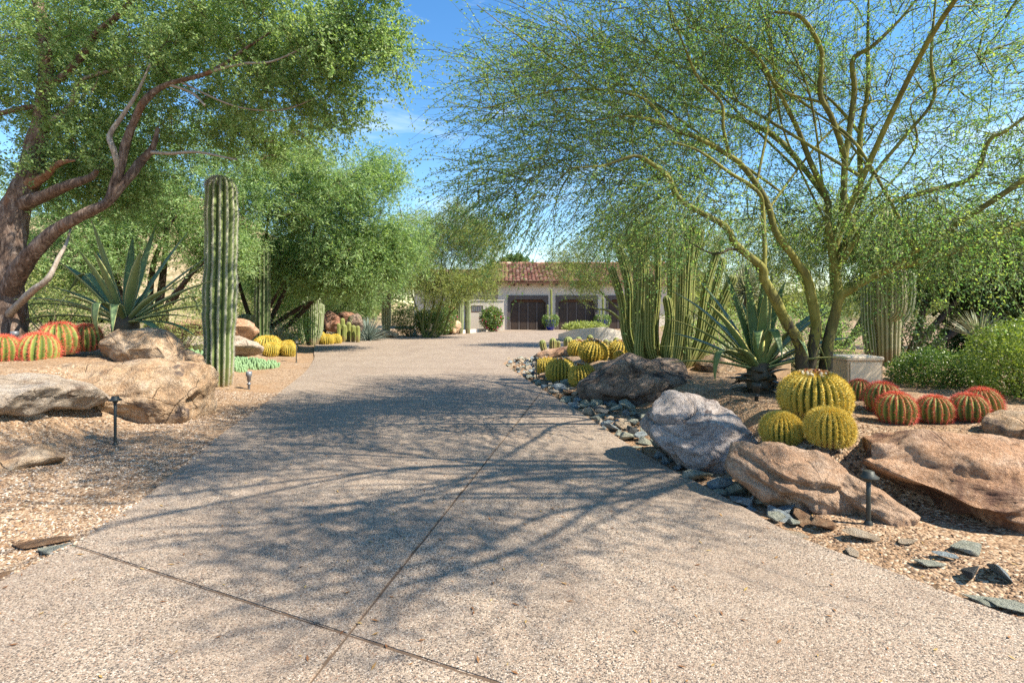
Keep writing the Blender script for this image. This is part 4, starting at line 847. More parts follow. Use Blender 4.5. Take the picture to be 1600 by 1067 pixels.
def tuft(name, label, px, py, D, n, L, Wd, m, elr=(10, 85), dr=25, seed=1, group=None, trunk=0, z=None):
    p = at(px, py, D); z0 = hz(p[0], p[1]) if z is None else z; t = thing(name, label, 'plant', (p[0], p[1], z0), group); rr = random.Random(seed); ps = []; es = []
    if trunk: part('stem', *tube([(0, 0, -.05), (0, 0, trunk)], [.09, .08], 8), M['deadleaf'], t, world=False)
    for k in range(n):
        v, f, e = blade(L*rr.uniform(.75, 1.1), Wd, rr.uniform(0, 6.28), R(rr.uniform(*elr)), R(dr*rr.uniform(.2, 1.3)), 5, (0, 0, trunk), None, 0, .003, .3); ps.append((v, f)); es.append(e)
    v, f = merge(ps); part('blades', v, f, m, t, True, 'stuff', dict(edge=np.concatenate(es)), world=False); return t
tuft('desert_spoon', 'pale fan of narrow stiff blades beside the dark columnar cactus', 436, 508, 17.3, 150, 1.05, .03, M['sotol'], (12, 85), 35, 1)
tuft('desert_spoon', 'blue grey spiky rosette behind the far red rocks', 575, 515, 23.5, 260, 1.15, .035, M['sotolblue'], (5, 85), 25, 2)
tuft('desert_spoon', 'stiff tan bladed plant behind the right hand shrub', 1530, 525, 8.4, 120, .55, .022, M['sotol'], (15, 80), 15, 3, trunk=.55)
tuft('yucca_plant', 'round spiky yucca head behind the right agave', 1165, 450, 13.5, 300, .75, .035, M['sotol'], (-30, 85), 10, 4, trunk=1.6)
tuft('desert_spoon', 'pale green spiky rosette with tan dead blades behind the right agave', 1150, 520, 9.0, 170, .62, .028, M['sotol'], (10, 80), 15, 5)
tuft('desert_spoon', 'green spiky rosette between the agave and the utility box', 1255, 570, 8.4, 170, .65, .03, M['sotol'], (10, 80), 20, 6)
tuft('desert_spoon', 'spiky grey rosette at the left behind the red barrels', 140, 500, 12.5, 140, .7, .03, M['sotolblue'], (10, 80), 20, 7)
# small blue agaves at the far driveway edge
for k, (px, lb) in enumerate(((648, 'left'), (668, 'right'))):
    tuft('small_agave', 'small blue grey rosette at the far driveway edge, the '+lb+' one of two', px, 525, 26.5, 46, .42, .06, M['sotolblue'], (15, 85), 15, 8+k, 'two small blue rosettes')
# prickly pear
p = at(383, 505, 16.8); pp = thing('prickly_pear', 'prickly pear with pale round pads behind the tall cactus', 'cactus', (p[0], p[1], hz(p[0], p[1]))); rr = random.Random(5)
padv, padf = lathe([(.01, -.5), (.24, -.38), (.40, -.08), (.42, .14), (.30, .40), (.01, .5)], 12)
pad_me = fastmesh('pad', padv*np.array((1, .18, 1)), padf, True); pad_me.materials.append(M['pad'])
for k in range(46):
    o = obj('pad', pad_me, None, pp); h = rr.uniform(.1, 1.0); o.location = (rr.uniform(-.62, .62)*(1.1-h*.4), rr.uniform(-.4, .4), h); o.rotation_euler = (rr.uniform(-.5, .5), rr.uniform(-.6, .6), rr.uniform(0, 3.1)); o.scale = [rr.uniform(.22, .32)]*3
# low finger-like ground cactus clumps
def fingers(label, px, py, D, rx, ry, n, h, seed):
    p = at(px, py, D); z0 = hz(p[0], p[1]); t = thing('ground_cactus', label, 'plant', (p[0], p[1], z0), 'pale green finger cactus clumps'); rr = random.Random(seed); ps = []
    for k in range(n):
        a, q = rr.uniform(0, 6.28), rr.random()**.5; x, y = rx*q*math.cos(a), ry*q*math.sin(a); zz = hz(p[0]+x, p[1]+y)-z0; hh = h*rr.uniform(.6, 1.1)*(1.15-.5*q); d = np.array((rr.uniform(-.35, .35), rr.uniform(-.5, .2), 1)); c = np.array((x, y, zz-.02))
        ps.append(tube([c, c+d*hh*.5, c+d*hh*.9, c+d*hh], [.020, .024, .021, .009], 6))
    v, f = merge(ps); part('stems', v, f, M['euphorbia'], t, True, 'stuff', world=False)
fingers('pale green finger cactus mat in front of the stacked boulders', 395, 563, 12.4, .55, .62, 260, .24, 1)
fingers('small pale green finger cactus patch right at the tall cactus', 368, 572, 11.4, .22, .25, 60, .2, 2)
fingers('pale green finger cactus mat left behind the tall cactus', 300, 552, 12.2, .6, .4, 150, .2, 3)

# ------------------------------------------------------------------ lamps, utility boxes, pots
def path_light(label, px, py, D, h, group='path lights'):
    p = at(px, py, D); z = hz(p[0], p[1]); t = thing('path_light', label, 'path light', (p[0], p[1], z), group)
    part('post', *tube([(0, 0, -.05), (0, 0, h*.5), (0, 0, h-.05)], [.014]*3, 10), M['iron'], t, True, world=False)
    part('collar', *lathe([(.026, -.02), (.026, .012), (.016, .03)], 12), M['iron'], t, True, world=False)
    s = part('shade', *lathe([(.018, h-.055), (.024, h-.045), (.024, h-.033), (.060, h-.030), (.062, h-.022), (.036, h-.004), (.034, h+.012), (.026, h+.016), (.003, h+.018)], 20), M['iron'], t, True, world=False)
    return t
path_light('dark mushroom path light standing before the pink boulders at the right', 1357, 817, 3.42, .345)
path_light('dark mushroom path light in the gravel before the huge tan left boulder', 180, 690, 5.42, .50)
path_light('slim dark path light beside the left golden barrel cluster', 463, 560, 13.9, .56)
path_light('small distant path light before the far golden barrel trio', 477, 528, 22.0, .42)
path_light('faraway path light at the far driveway edge by the blue rosettes', 642, 527, 25.6, .46)
path_light('low dark lamp in the riprap beside the leftmost golden barrel', 838, 590, 10.6, .46)
def spot(label, px, py, D, h, m):
    p = at(px, py, D); z = hz(p[0], p[1]) if py > 560 else p[2]; t = thing('spotlight', label, 'spotlight', (p[0], p[1], z), 'garden spotlights')
    part('stake', *lathe([(.022, -.05), (.022, h*.25), (.034, h*.27), (.034, h*.34), (.016, h*.36), (.016, h*.46)], 12), m, t, True, world=False)
    hd = part('head', *lathe([(.01, h*.44), (.030, h*.46), (.036, h*.72), (.050, h*.76), (.052, h), (.046, h), (.042, h*.93)], 16), m, t, True, world=False)
    part('lens', *lathe([(.042, h*.93), (.002, h*.94)], 16), M['glass'], hd, True, world=False)
spot('small grey spotlight at the foot of the tall columnar cactus', 389, 604, 9.2, .32, M['greymetal'])
spot('dark spotlight in front of the right agave', 1182, 627, 5.95, .21, M['iron'])
spot('grey spotlight among the left red barrel cacti', 23, 545, 7.6, .26, M['greymetal'])

ub = thing('utility_box', 'beige metal utility box behind the largest golden barrel', 'utility box', (4.75, 6.9, hz(4.75, 6.9)))
bevelled('cabinet', [box(4.52, 5.0, 6.9, 7.28, .25, .74)], M['beige'], ub, .012); bevelled('lid', [box(4.505, 5.015, 6.885, 7.295, .742, .80)], M['beigetop'], ub, .02, 3)
dp = bevelled('door_panel', [box(4.55, 4.97, 6.884, 6.898, .28, .72)], M['beigetop'], ub, .006)
st = part('sticker', *box(4.885, 4.945, 6.880, 6.883, .36, .45), M['white'], dp)
part('sticker_band', *box(4.888, 4.915, 6.8775, 6.8798, .365, .405), M['blue'], st); part('sticker_band', *box(4.888, 4.942, 6.8775, 6.8798, .415, .445), M['orange'], st)
ps_ = thing('utility_post', 'narrow beige utility pedestal between the agave and palo verde trunks', 'pedestal', (4.22, 8.0, hz(4.22, 8.0)))
bevelled('post', [box(4.09, 4.36, 8.0, 8.25, .2, .70)], M['beige'], ps_, .012); bevelled('lid', [box(4.075, 4.375, 7.985, 8.265, .702, .75)], M['beigetop'], ps_, .012)
# blue pots
def pot(label, px, D, h0):
    p = at(px, 515, D); t = thing('plant_pot', label, 'plant pot', (p[0], p[1], 0), 'blue pots between the garage doors')
    part('pot', *lathe([(.17, .0), (.20, .01), (.30, .25), (.36, .50), (.38, .62), (.40, .64), (.40, .68), (.35, .68), (.33, .60), (.01, .58)], 24), M['bluepot'], t, True, world=False)
    column('cactus_column', t, [p*np.array((1, 1, 0))+np.array((.05, 0, .5)), p*np.array((1, 1, 0))+np.array((.06, 0, 1.2)), p*np.array((1, 1, 0))+np.array((.05, 0, h0))], .075, 8, .25, M['organ'], M['goldspine'], 7, sp=(1, .02, .01, .9), step=.1)
    column('cactus_column', t, [p*np.array((1, 1, 0))+np.array((-.16, 0, .5)), p*np.array((1, 1, 0))+np.array((-.18, 0, .9)), p*np.array((1, 1, 0))+np.array((-.18, 0, h0*.62))], .06, 8, .25, M['organ'], M['goldspine'], 8, sp=(1, .02, .01, .9), step=.1)
    rg = np.random.default_rng(int(px)); n = 1500; a = rg.uniform(0, 6.28, n); q = rg.random(n); r = .36+.16*np.sin(q*3.1)+rg.normal(0, .03, n); c = np.stack([r*np.cos(a), r*np.sin(a), 1.02-.72*q**1.3+rg.normal(0, .03, n)], -1)
    d = nrm(np.stack([np.cos(a), np.sin(a), -.8-q], -1)+rg.normal(0, .4, (n, 3))); s = nrm(np.cross(d, rg.normal(0, 1, (n, 3))))*.022
    part('trailing_leaves', np.stack([c-s, c+s, c+d*.10], 1), np.arange(3*n).reshape(-1, 3), M['l_shrub'], t, kind='stuff', world=False)
pot('blue glazed pot with trailing plant and tall cactus between the first and second garage doors', 860, 34.2, 2.75)
pot('blue glazed pot with trailing plant and cactus between the second and third garage doors', 941, 34.2, 2.2)

# ------------------------------------------------------------------ trees and shrubs
def limbs_mesh(limbs, parent, m, sides=10, rough=.12, name='limb', seed=0):
    """each limb: list of (point, radius); returns sample points for attaching twigs. The first limb is the trunk."""
    S = []
    for k, (pts, nm, mm) in enumerate(limbs):
        P = np.array([list(p)+[r] for p, r in pts], float)
        if k and nm != 'trunk':                              # grow out of the nearest thicker wood
            pool = np.concatenate(S); pool = pool[pool[:, 3] > P[0, 3]*.45]
            if len(pool):
                q = pool[((pool[:, :3]-P[0, :3])**2).sum(1).argmin()]; P = np.vstack([np.r_[q[:3], min(q[3], P[0, 3])], P[1:]])
        C = catmull(P, 7); v, f = tube(C[:, :3], np.maximum(C[:, 3], .004), sides if C[0, 3] > .03 else 6, rough, seed+k)
        part(nm, v, f, mm or m, parent, True)
        S.append(C)
    return S
def inside_noise(P, fr, seed):
    s = seed*1.7; a, b, c = P[:, 0]*fr, P[:, 1]*fr, P[:, 2]*fr
    return (np.sin(a*1.9+s)*np.sin(b*2.1+2*s)*np.sin(c*2.3+s*.5)+.6*np.sin(a*4.1+b*1.3+s)*np.sin(c*4.7-b*2+s)+.4*np.sin(a*7.3-c*3+s)*np.sin(b*6.1+c*5))
def ell(rg, specs, cull=-.25, fr=1.0, seed=1, shell=.45):
    out = []
    for c, r, n in specs:
        d = nrm(rg.normal(0, 1, (int(n*2.2), 3))); q = rg.random((len(d), 1))**shell; P = np.array(c)+d*q*np.array(r)
        P = P[inside_noise(P, fr, seed) > cull][:n]; out.append(P)
    return np.concatenate(out)
def attach(rg, S, targets, r0=.014, r1=.004, up=.18):
    """curved branches from the limbs (or earlier branches) to every target; returns tube mesh + end directions"""
    pool = np.concatenate([np.concatenate([s[i0:, :3] for s in [c]]) for c in S for i0 in [max(0, len(c)//4)]])
    def near(T, pool):
        idx = np.empty(len(T), int); dm = np.empty(len(T))
        for a in range(0, len(T), 400):
            D = ((T[a:a+400, None]-pool[None])**2).sum(-1); idx[a:a+400] = D.argmin(1); dm[a:a+400] = D.min(1)
        return idx, dm
    _, d0 = near(targets, pool); T = targets[np.argsort(d0)]; CC = []
    ts = np.linspace(0, 1, 6)[:, None]
    for part_ in np.array_split(np.arange(len(T)), 14):
        t = T[part_]
        if not len(t): continue
        i, dm = near(t, pool); p0 = pool[i]; L = np.sqrt(dm)[:, None]; p1 = (p0+t)/2+np.array((0, 0, 1))*L*up+rg.normal(0, .09, t.shape)*L
        C = (1-ts)[None]**2*p0[:, None]+2*(ts*(1-ts))[None]*p1[:, None]+(ts**2)[None]*t[:, None]; CC.append(C); pool = np.concatenate([pool, C[:, 2:].reshape(-1, 3)])
    C = np.concatenate(CC); n = len(C); Tn = nrm(np.gradient(C, axis=1)); U = nrm(np.cross(Tn, np.array((.31, .52, .8)))); Vv = np.cross(Tn, U)
    ln = np.linalg.norm(C[:, -1]-C[:, 0], axis=1); rr = (r0*np.clip(ln, .3, 1.3)[:, None]*(1-ts[:, 0])[None]+r1*ts[:, 0][None])
    a = np.arange(3)*2.094; v = C[:, :, None]+rr[:, :, None, None]*(np.cos(a)[None, None, :, None]*U[:, :, None]+np.sin(a)[None, None, :, None]*Vv[:, :, None])
    b = (np.arange(n)*18)[:, None, None]; i, j = np.meshgrid(np.arange(5), np.arange(3), indexing='ij'); f = np.stack([i*3+j, i*3+(j+1) % 3, (i+1)*3+(j+1) % 3, (i+1)*3+j], -1).reshape(-1, 4)
    return v.reshape(-1, 3), (f[None]+b).reshape(-1, 4), C[:, -1], Tn[:, -1], C
def foliage(rg, ends, dirs, k, tl, nl, ls, bias, grav, lw=.45, spread=.8, along=.5, follow=.5, twig_w=.004, jit=.22, tw=True):
    """k twigs of length tl at each end, nl leaves of length ls on each. Returns leaf quads, twig ribbons"""
    B = np.repeat(ends, k, 0)+rg.normal(0, jit*tl, (len(ends)*k, 3)); D = np.repeat(dirs, k, 0)
    bz = bias(B) if callable(bias) else np.array(bias)
    d = nrm(D*follow+rg.normal(0, spread, B.shape)+bz); L = tl*rg.uniform(.5, 1.25, (len(B), 1)); g_ = np.array((0, 0, -1.))*grav
    def pos(t): return B[:, None]+d[:, None]*L[:, None]*t[..., None]+g_*(L[:, None]*t[..., None])**2
    t = rg.uniform(.08, 1, (len(B), nl)); P = pos(t); tg = nrm(d[:, None]+2*g_*L[:, None]*t[..., None])
    ax = nrm(tg*along+rg.normal(0, 1, P.shape)*(1-along)); sd = nrm(np.cross(ax, rg.normal(0, 1, P.shape))); l = ls*rg.uniform(.6, 1.3, P.shape[:2])[..., None]
    P = P+rg.normal(0, ls*.35, P.shape); m = P+ax*l*.5
    V = np.stack([P, m-sd*l*lw*.5, P+ax*l, m+sd*l*lw*.5], 2).reshape(-1, 3); Fq = np.arange(len(V)).reshape(-1, 4)
    if not tw: return V, Fq, None, None
    tt = np.array((0., .5, 1.))[None].repeat(len(B), 0); Q = pos(tt); s = nrm(np.cross(d, rg.normal(0, 1, d.shape)))[:, None]*twig_w*np.array((1, .7, .25))[None, :, None]*.5
    W_ = np.stack([Q-s, Q+s], 2).reshape(-1, 3); b = (np.arange(len(B))*6)[:, None]; Ft = np.concatenate([b+np.array((0, 1, 3, 2)), b+np.array((2, 3, 5, 4))])
    return V, Fq, W_, Ft
def tree(name, label, base, limbs, bark, twigm, leafm, ells, seed, k, tl, nl, ls, bias=(0, 0, .2), grav=.1, cull=-.25, fr=1.0, lw=.45, spread=.8, along=.5, follow=.5, twig_w=.004, r0=.014, up=.18, group=None, extra_targets=None, rough=.12, sides=10, shell=.45, cat='tree'):
    rg = np.random.default_rng(seed); t = thing(name, label, cat, base, group); S = limbs_mesh(limbs, t, bark, sides, rough, seed=seed)
    T = ell(rg, ells, cull, fr, seed, shell)
    v, f, ends, dirs, C = attach(rg, S, T, r0, up=up); part('branches', v, f, twigm, t, True, 'stuff')
    mid = C[:, 3]; E2 = np.concatenate([ends, mid[::2]]); D2 = np.concatenate([dirs, dirs[::2]])
    lv, lf, tv, tf = foliage(rg, E2, D2, k, tl, nl, ls, bias, grav, lw, spread, along, follow, twig_w)
    part('twigs', tv, tf, twigm, t, kind='stuff'); part('crown', lv, lf, leafm, t, kind='stuff')
    return t
A3 = lambda px, py, D, r: (at(px, py, D), r)
b_, pb_ = M['bark'], M['palebark']
# --- old ironwood with a gnarled trunk at the left edge
lim = [
 ([A3(2, 560, 8.0, .36), A3(4, 510, 8.0, .30), A3(6, 450, 8.0, .25), A3(12, 395, 8.0, .225), A3(22, 335, 8.0, .20), A3(36, 300, 8.0, .16), A3(48, 268, 8.0, .135)], 'trunk', None),
 ([A3(16, 470, 7.9, .13), A3(32, 422, 7.8, .125), A3(60, 385, 7.7, .105), A3(95, 355, 7.65, .09), A3(130, 336, 7.6, .08), A3(168, 316, 7.6, .065), A3(178, 292, 7.6, .07), A3(188, 262, 7.6, .06), A3(196, 226, 7.6, .055), A3(212, 185, 7.55, .05), A3(228, 156, 7.5, .045), A3(262, 132, 7.5, .035), A3(330, 112, 7.4, .028), A3(390, 72, 7.3, .018), A3(440, 40, 7.2, .008)], 'limb', None),
 ([A3(172, 312, 7.6, .07), A3(205, 272, 7.7, .065), A3(222, 250, 7.8, .06), A3(238, 232, 7.8, .045), A3(247, 200, 7.8, .025)], 'limb', None),
 ([A3(236, 240, 7.8, .03), A3(268, 240, 7.7, .025), A3(310, 238, 7.6, .02), A3(370, 250, 7.4, .01)], 'limb', pb_),
 ([A3(186, 268, 7.6, .04), A3(178, 235, 7.5, .04), A3(172, 212, 7.5, .035), A3(192, 180, 7.5, .03), A3(212, 150, 7.5, .022), A3(235, 100, 7.5, .012)], 'limb', pb_),
 ([A3(40, 330, 8.0, .13), A3(70, 305, 7.9, .085), A3(105, 290, 7.8, .07), A3(140, 278, 7.8, .05), A3(152, 266, 7.8, .03)], 'broken_limb', None),
 ([A3(45, 290, 8.0, .11), A3(68, 277, 7.9, .06), A3(92, 256, 7.8, .04), A3(117, 251, 7.7, .014)], 'broken_limb', M['woundwood']),
 ([A3(45, 280, 8.05, .15), A3(52, 245, 8.1, .14), A3(62, 205, 8.1, .12), A3(69, 150, 8.1, .10), A3(72, 94, 8.1, .09), A3(66, 37, 8.1, .08), A3(50, -40, 8.1, .05), A3(30, -110, 8.0, .02)], 'limb', None),
 ([A3(70, 130, 8.1, .06), A3(95, 122, 7.9, .05), A3(130, 85, 7.8, .05), A3(148, 55, 7.7, .045), A3(195, 15, 7.6, .035), A3(240, -50, 7.5, .012)], 'limb', None),
 ([A3(62, 205, 8.1, .05), A3(110, 165, 8.0, .04), A3(118, 140, 8.0, .035), A3(140, 120, 7.9, .03), A3(210, 102, 7.8, .015)], 'limb', pb_),
 ([A3(290, 150, 7.5, .014), A3(350, 160, 7.5, .014), A3(400, 172, 7.5, .013), A3(450, 170, 7.5, .011), A3(500, 150, 7.5, .006)], 'limb', pb_),
 ([A3(262, 132, 7.5, .022), A3(300, 145, 7.5, .02), A3(320, 165, 7.4, .018)], 'limb', pb_),
 ([A3(24, 505, 7.8, .06), A3(45, 460, 7.6, .05), A3(74, 436, 7.5, .035), A3(92, 402, 7.6, .028), A3(104, 380, 7.7, .02), A3(112, 350, 7.9, .008)], 'dead_limb', M['palebark']),
 ([A3(68, 170, 8.1, .05), A3(40, 168, 8.0, .04), A3(10, 175, 8.0, .035), A3(-40, 190, 8.0, .02)], 'limb', None),
 ([A3(330, 112, 7.4, .02), A3(380, 100, 7.2, .018), A3(430, 95, 7.1, .014), A3(500, 60, 7.0, .008), A3(560, 20, 7.0, .004)], 'limb', pb_),
]
tree('ironwood_tree', 'gnarled old tree with broken limbs and dense small leaves at the left edge', at(8, 545, 8.0), lim, b_, M['twig'], M['l_ironwood'],
     [((-6.8, 8.6, 5.4), (1.9, 1.5, 1.8), 430), ((-5.1, 7.9, 5.8), (1.6, 1.4, 1.2), 330), ((-3.6, 7.8, 5.4), (1.2, 1.1, 1.0), 220), ((-2.6, 7.5, 5.1), (.75, .8, .8), 110), ((-2.1, 7.2, 5.5), (.75, .7, .7), 80), ((-4.9, 9.6, 4.7), (1.7, .9, .6), 160), ((-3.3, 8.0, 4.5), (1.1, .9, .42), 80),
      ((-6.9, 8.6, 3.9), (1.2, 1.1, .9), 120), ((-7.2, 8.6, 3.6), (1.1, 1.0, .6), 110), ((-7.6, 9, 6.2), (1.8, 1.4, 1.2), 150), ((-8.5, 8.4, 5), (1.4, 1.6, 1.6), 120), ((-1.72, 7.1, 5.25), (.5, .4, .35), 26), ((-1.9, 7.1, 4.75), (.45, .4, .25), 18), ((-1.85, 7.0, 6.0), (.4, .4, .35), 16), ((-5, 7, 6.8), (3, 2, .8), 160)],
     7, 3, .42, 28, .048, bias=(.15, 0, .05), grav=.15, cull=-.08, fr=1.5, lw=.48, spread=.9, along=.35, rough=.2, sides=14, shell=.5)

# --- feathery mesquites behind
def simple_limbs(base, tips, r, jit, seed, h0=.9, z0=None, name0='trunk'):
    rr = random.Random(seed); bx, by, bz = base; out = []
    for k, (x, y, z) in enumerate(tips):
        c = np.array((bx, by, bz-.1)); m1 = c+np.array(((x-bx)*.22+rr.uniform(-jit, jit)*.5, (y-by)*.22, h0)); m2 = c+np.array(((x-bx)*.6+rr.uniform(-jit, jit), (y-by)*.6, (z-bz)*.62)); tp = np.array((x, y, z))
        out.append(([(c, r*(1 if k == 0 else .8)), (m1, r*.8), (m2, r*.45), (tp, r*.12)], name0 if k == 0 else 'limb', None))
    return out
base = np.array((-9.3, 18.4, .1))
tree('mesquite_tree', 'broad feathery mesquite overhanging the left cactus bed', base, simple_limbs(base, [(-5.8, 17.0, 5.4), (-8.2, 17.4, 5.8), (-9.6, 18, 4.4), (-4.6, 17.4, 3.6), (-7.0, 17, 3.2), (-3.8, 17.8, 4.4)], .11, .3, 3), M['darkbark'], M['twig'], M['l_mesquite'],
     [((-8.0, 17.2, 5.6), (2.2, 1.8, 1.6), 300), ((-6.0, 17.2, 5.0), (2.2, 1.8, 1.6), 330), ((-8.2, 18.6, 3.2), (2.0, 1.0, 1.2), 230), ((-5.4, 17.4, 3.1), (1.7, 1.4, 1.15), 230), ((-3.9, 17.8, 3.7), (1.2, 1.1, 1.2), 130), ((-4.4, 17, 6.0), (1.0, .9, .7), 60), ((-6.8, 17.4, 2.8), (1.6, .7, .5), 110), ((-5.4, 17.2, 2.6), (1.3, .8, .5), 110), ((-9.2, 20.5, 2.4), (1.8, .7, .9), 110), ((-6.6, 30, 3.2), (2.2, 1.0, 1.3), 130), ((-8, 24, 2.2), (2.0, .6, .9), 120)],
     11, 4, .66, 20, .125, bias=(.3, 0, -.12), grav=.2, cull=-.2, fr=.9, lw=.2, spread=.6, along=.5, twig_w=.006, r0=.02)
base = at(225, 500, 15.0); base[2] = .3
tree('mesquite_tree', 'dark trunked mesquite rising behind the left agave', base, simple_limbs(base, [(-9.6, 15, 4.6), (-11.6, 14.6, 4.6), (-8.3, 15, 4.0), (-10.6, 15.6, 5.6), (-8.6, 14.4, 2.8), (-12.2, 15, 3.2)], .15, .5, 4, .7), M['darkbark'], M['twig'], M['l_mesquite'],
     [((-9.6, 15.5, 4.6), (2.0, 1.7, 1.3), 230), ((-12, 14.2, 3.2), (2.4, .9, 1.1), 150), ((-16, 16, 4), (2.2, 1.2, 2.2), 120), ((-12, 15.3, 4.6), (2.0, 1.7, 1.5), 210), ((-8.6, 15, 3.2), (1.3, 1.1, .7), 110), ((-13.0, 15.5, 2.6), (1.6, 1.2, 1.2), 110), ((-10.6, 15, 6.2), (2.4, 1.6, .9), 120)],
     12, 4, .6, 22, .105, bias=(.1, 0, -.1), grav=.2, cull=-.2, fr=.9, lw=.22, spread=.8, along=.4, twig_w=.006, r0=.02)
base = at(500, 500, 27.0); base[2] = 0
tree('mesquite_tree', 'dark shady mesquite far behind the red rocks', base, simple_limbs(base, [(-9.0, 27, 4.6), (-11.6, 27, 4.2), (-7.4, 27, 3.6), (-12.8, 27, 3.0)], .2, .4, 6), M['darkbark'], M['twig'], M['l_mesquite'],
     [((-10, 27.5, 4.2), (3.2, 2, 2.0), 300), ((-7.2, 27.3, 3.3), (1.8, 1.5, 1.4), 120), ((-13.6, 27.5, 3.4), (2.4, 1.8, 1.6), 150)], 13, 4, .7, 18, .14, bias=(0, 0, 0), grav=.15, lw=.25, twig_w=.01, r0=.03)
# --- palo verdes in the distance
base = at(668, 518, 25.5); base[2] = 0
tree('palo_verde_tree', 'yellow green palo verde with open upright branches at the far driveway edge', base, simple_limbs(base, [(-4.9, 25.4, 5.2), (-3.4, 25.6, 5.8), (-2.0, 25.4, 5.6), (-1.3, 25.2, 4.4), (-5.4, 25.4, 3.6), (-2.6, 25, 4.2), (-1.9, 24.8, 3.0)], .065, .4, 8, .5), M['pvtwig'], M['pvtwig'], M['l_palo2'],
     [((-4.6, 25.4, 4.3), (1.5, 1.4, 1.8), 210), ((-3.0, 25.4, 5.0), (1.5, 1.4, 1.6), 200), ((-1.6, 25.3, 4.6), (1.2, 1.2, 1.5), 160), ((-3.4, 24.8, 2.5), (2.0, 1.2, .95), 220), ((-1.5, 25, 2.7), (.9, .9, .8), 60)],
     14, 5, .75, 16, .10, bias=(.1, 0, .45), grav=.08, cull=-.2, lw=.2, spread=.55, along=.65, twig_w=.010, r0=.025)
base = np.array((5.0, 19.8, 0))
tree('palo_verde_tree', 'loose palo verde in the planter behind the organ pipe cluster', (5.0, 19.8, 0), simple_limbs(base, [(2.2, 19.3, 3.8), (4.4, 19.3, 4.6), (6.2, 19.5, 4.2), (3.4, 19.8, 5.0)], .06, .4, 9, 1.2)+
     [([((5.0, 19.6, .4), .06), (at(968, 498, 19.4), .05), (at(950, 485, 19.3), .042), (at(930, 482, 19.2), .032), (at(905, 470, 19.1), .02), (at(890, 452, 19), .008)], 'limb', None)], M['pvtwig'], M['pvtwig'], M['l_palo2'],
     [((2.3, 19.3, 3.2), (1.1, 1.1, .9), 90), ((4.6, 19.3, 4.0), (1.8, 1.4, 1.4), 190), ((6.8, 19.5, 3.6), (1.6, 1.4, 1.6), 150), ((2.9, 19, 2.4), (.8, .6, .5), 30)],
     15, 5, .7, 14, .085, bias=(0, 0, .1), grav=.15, lw=.22, spread=.7, along=.6, twig_w=.007, r0=.02)
base = np.array((9.5, 15.0, .3))
tree('palo_verde_tree', 'pale green palo verde far behind the yucca head on the right', (9.5, 15.0, .3), simple_limbs(base, [(7.6, 15, 4.4), (9.6, 15, 5.0), (11.6, 15, 4.4), (6.8, 15, 3.2), (12.6, 15, 3.2)], .12, .4, 10, .6), M['pvtwig'], M['pvtwig'], M['l_palo2'],
     [((7.4, 15, 3.0), (1.7, 1.3, 1.7), 220), ((9.8, 15, 3.6), (1.9, 1.4, 1.7), 220), ((12.4, 15, 3.4), (1.9, 1.4, 1.7), 180), ((6.0, 15.5, 2.2), (1.2, 1, 1.3), 110), ((14.6, 15, 3.4), (1.6, 1.4, 1.7), 120)],
     16, 5, .6, 15, .075, bias=(0, 0, -.1), grav=.2, cull=-.35, lw=.25, spread=.75, along=.5, twig_w=.006, r0=.02)

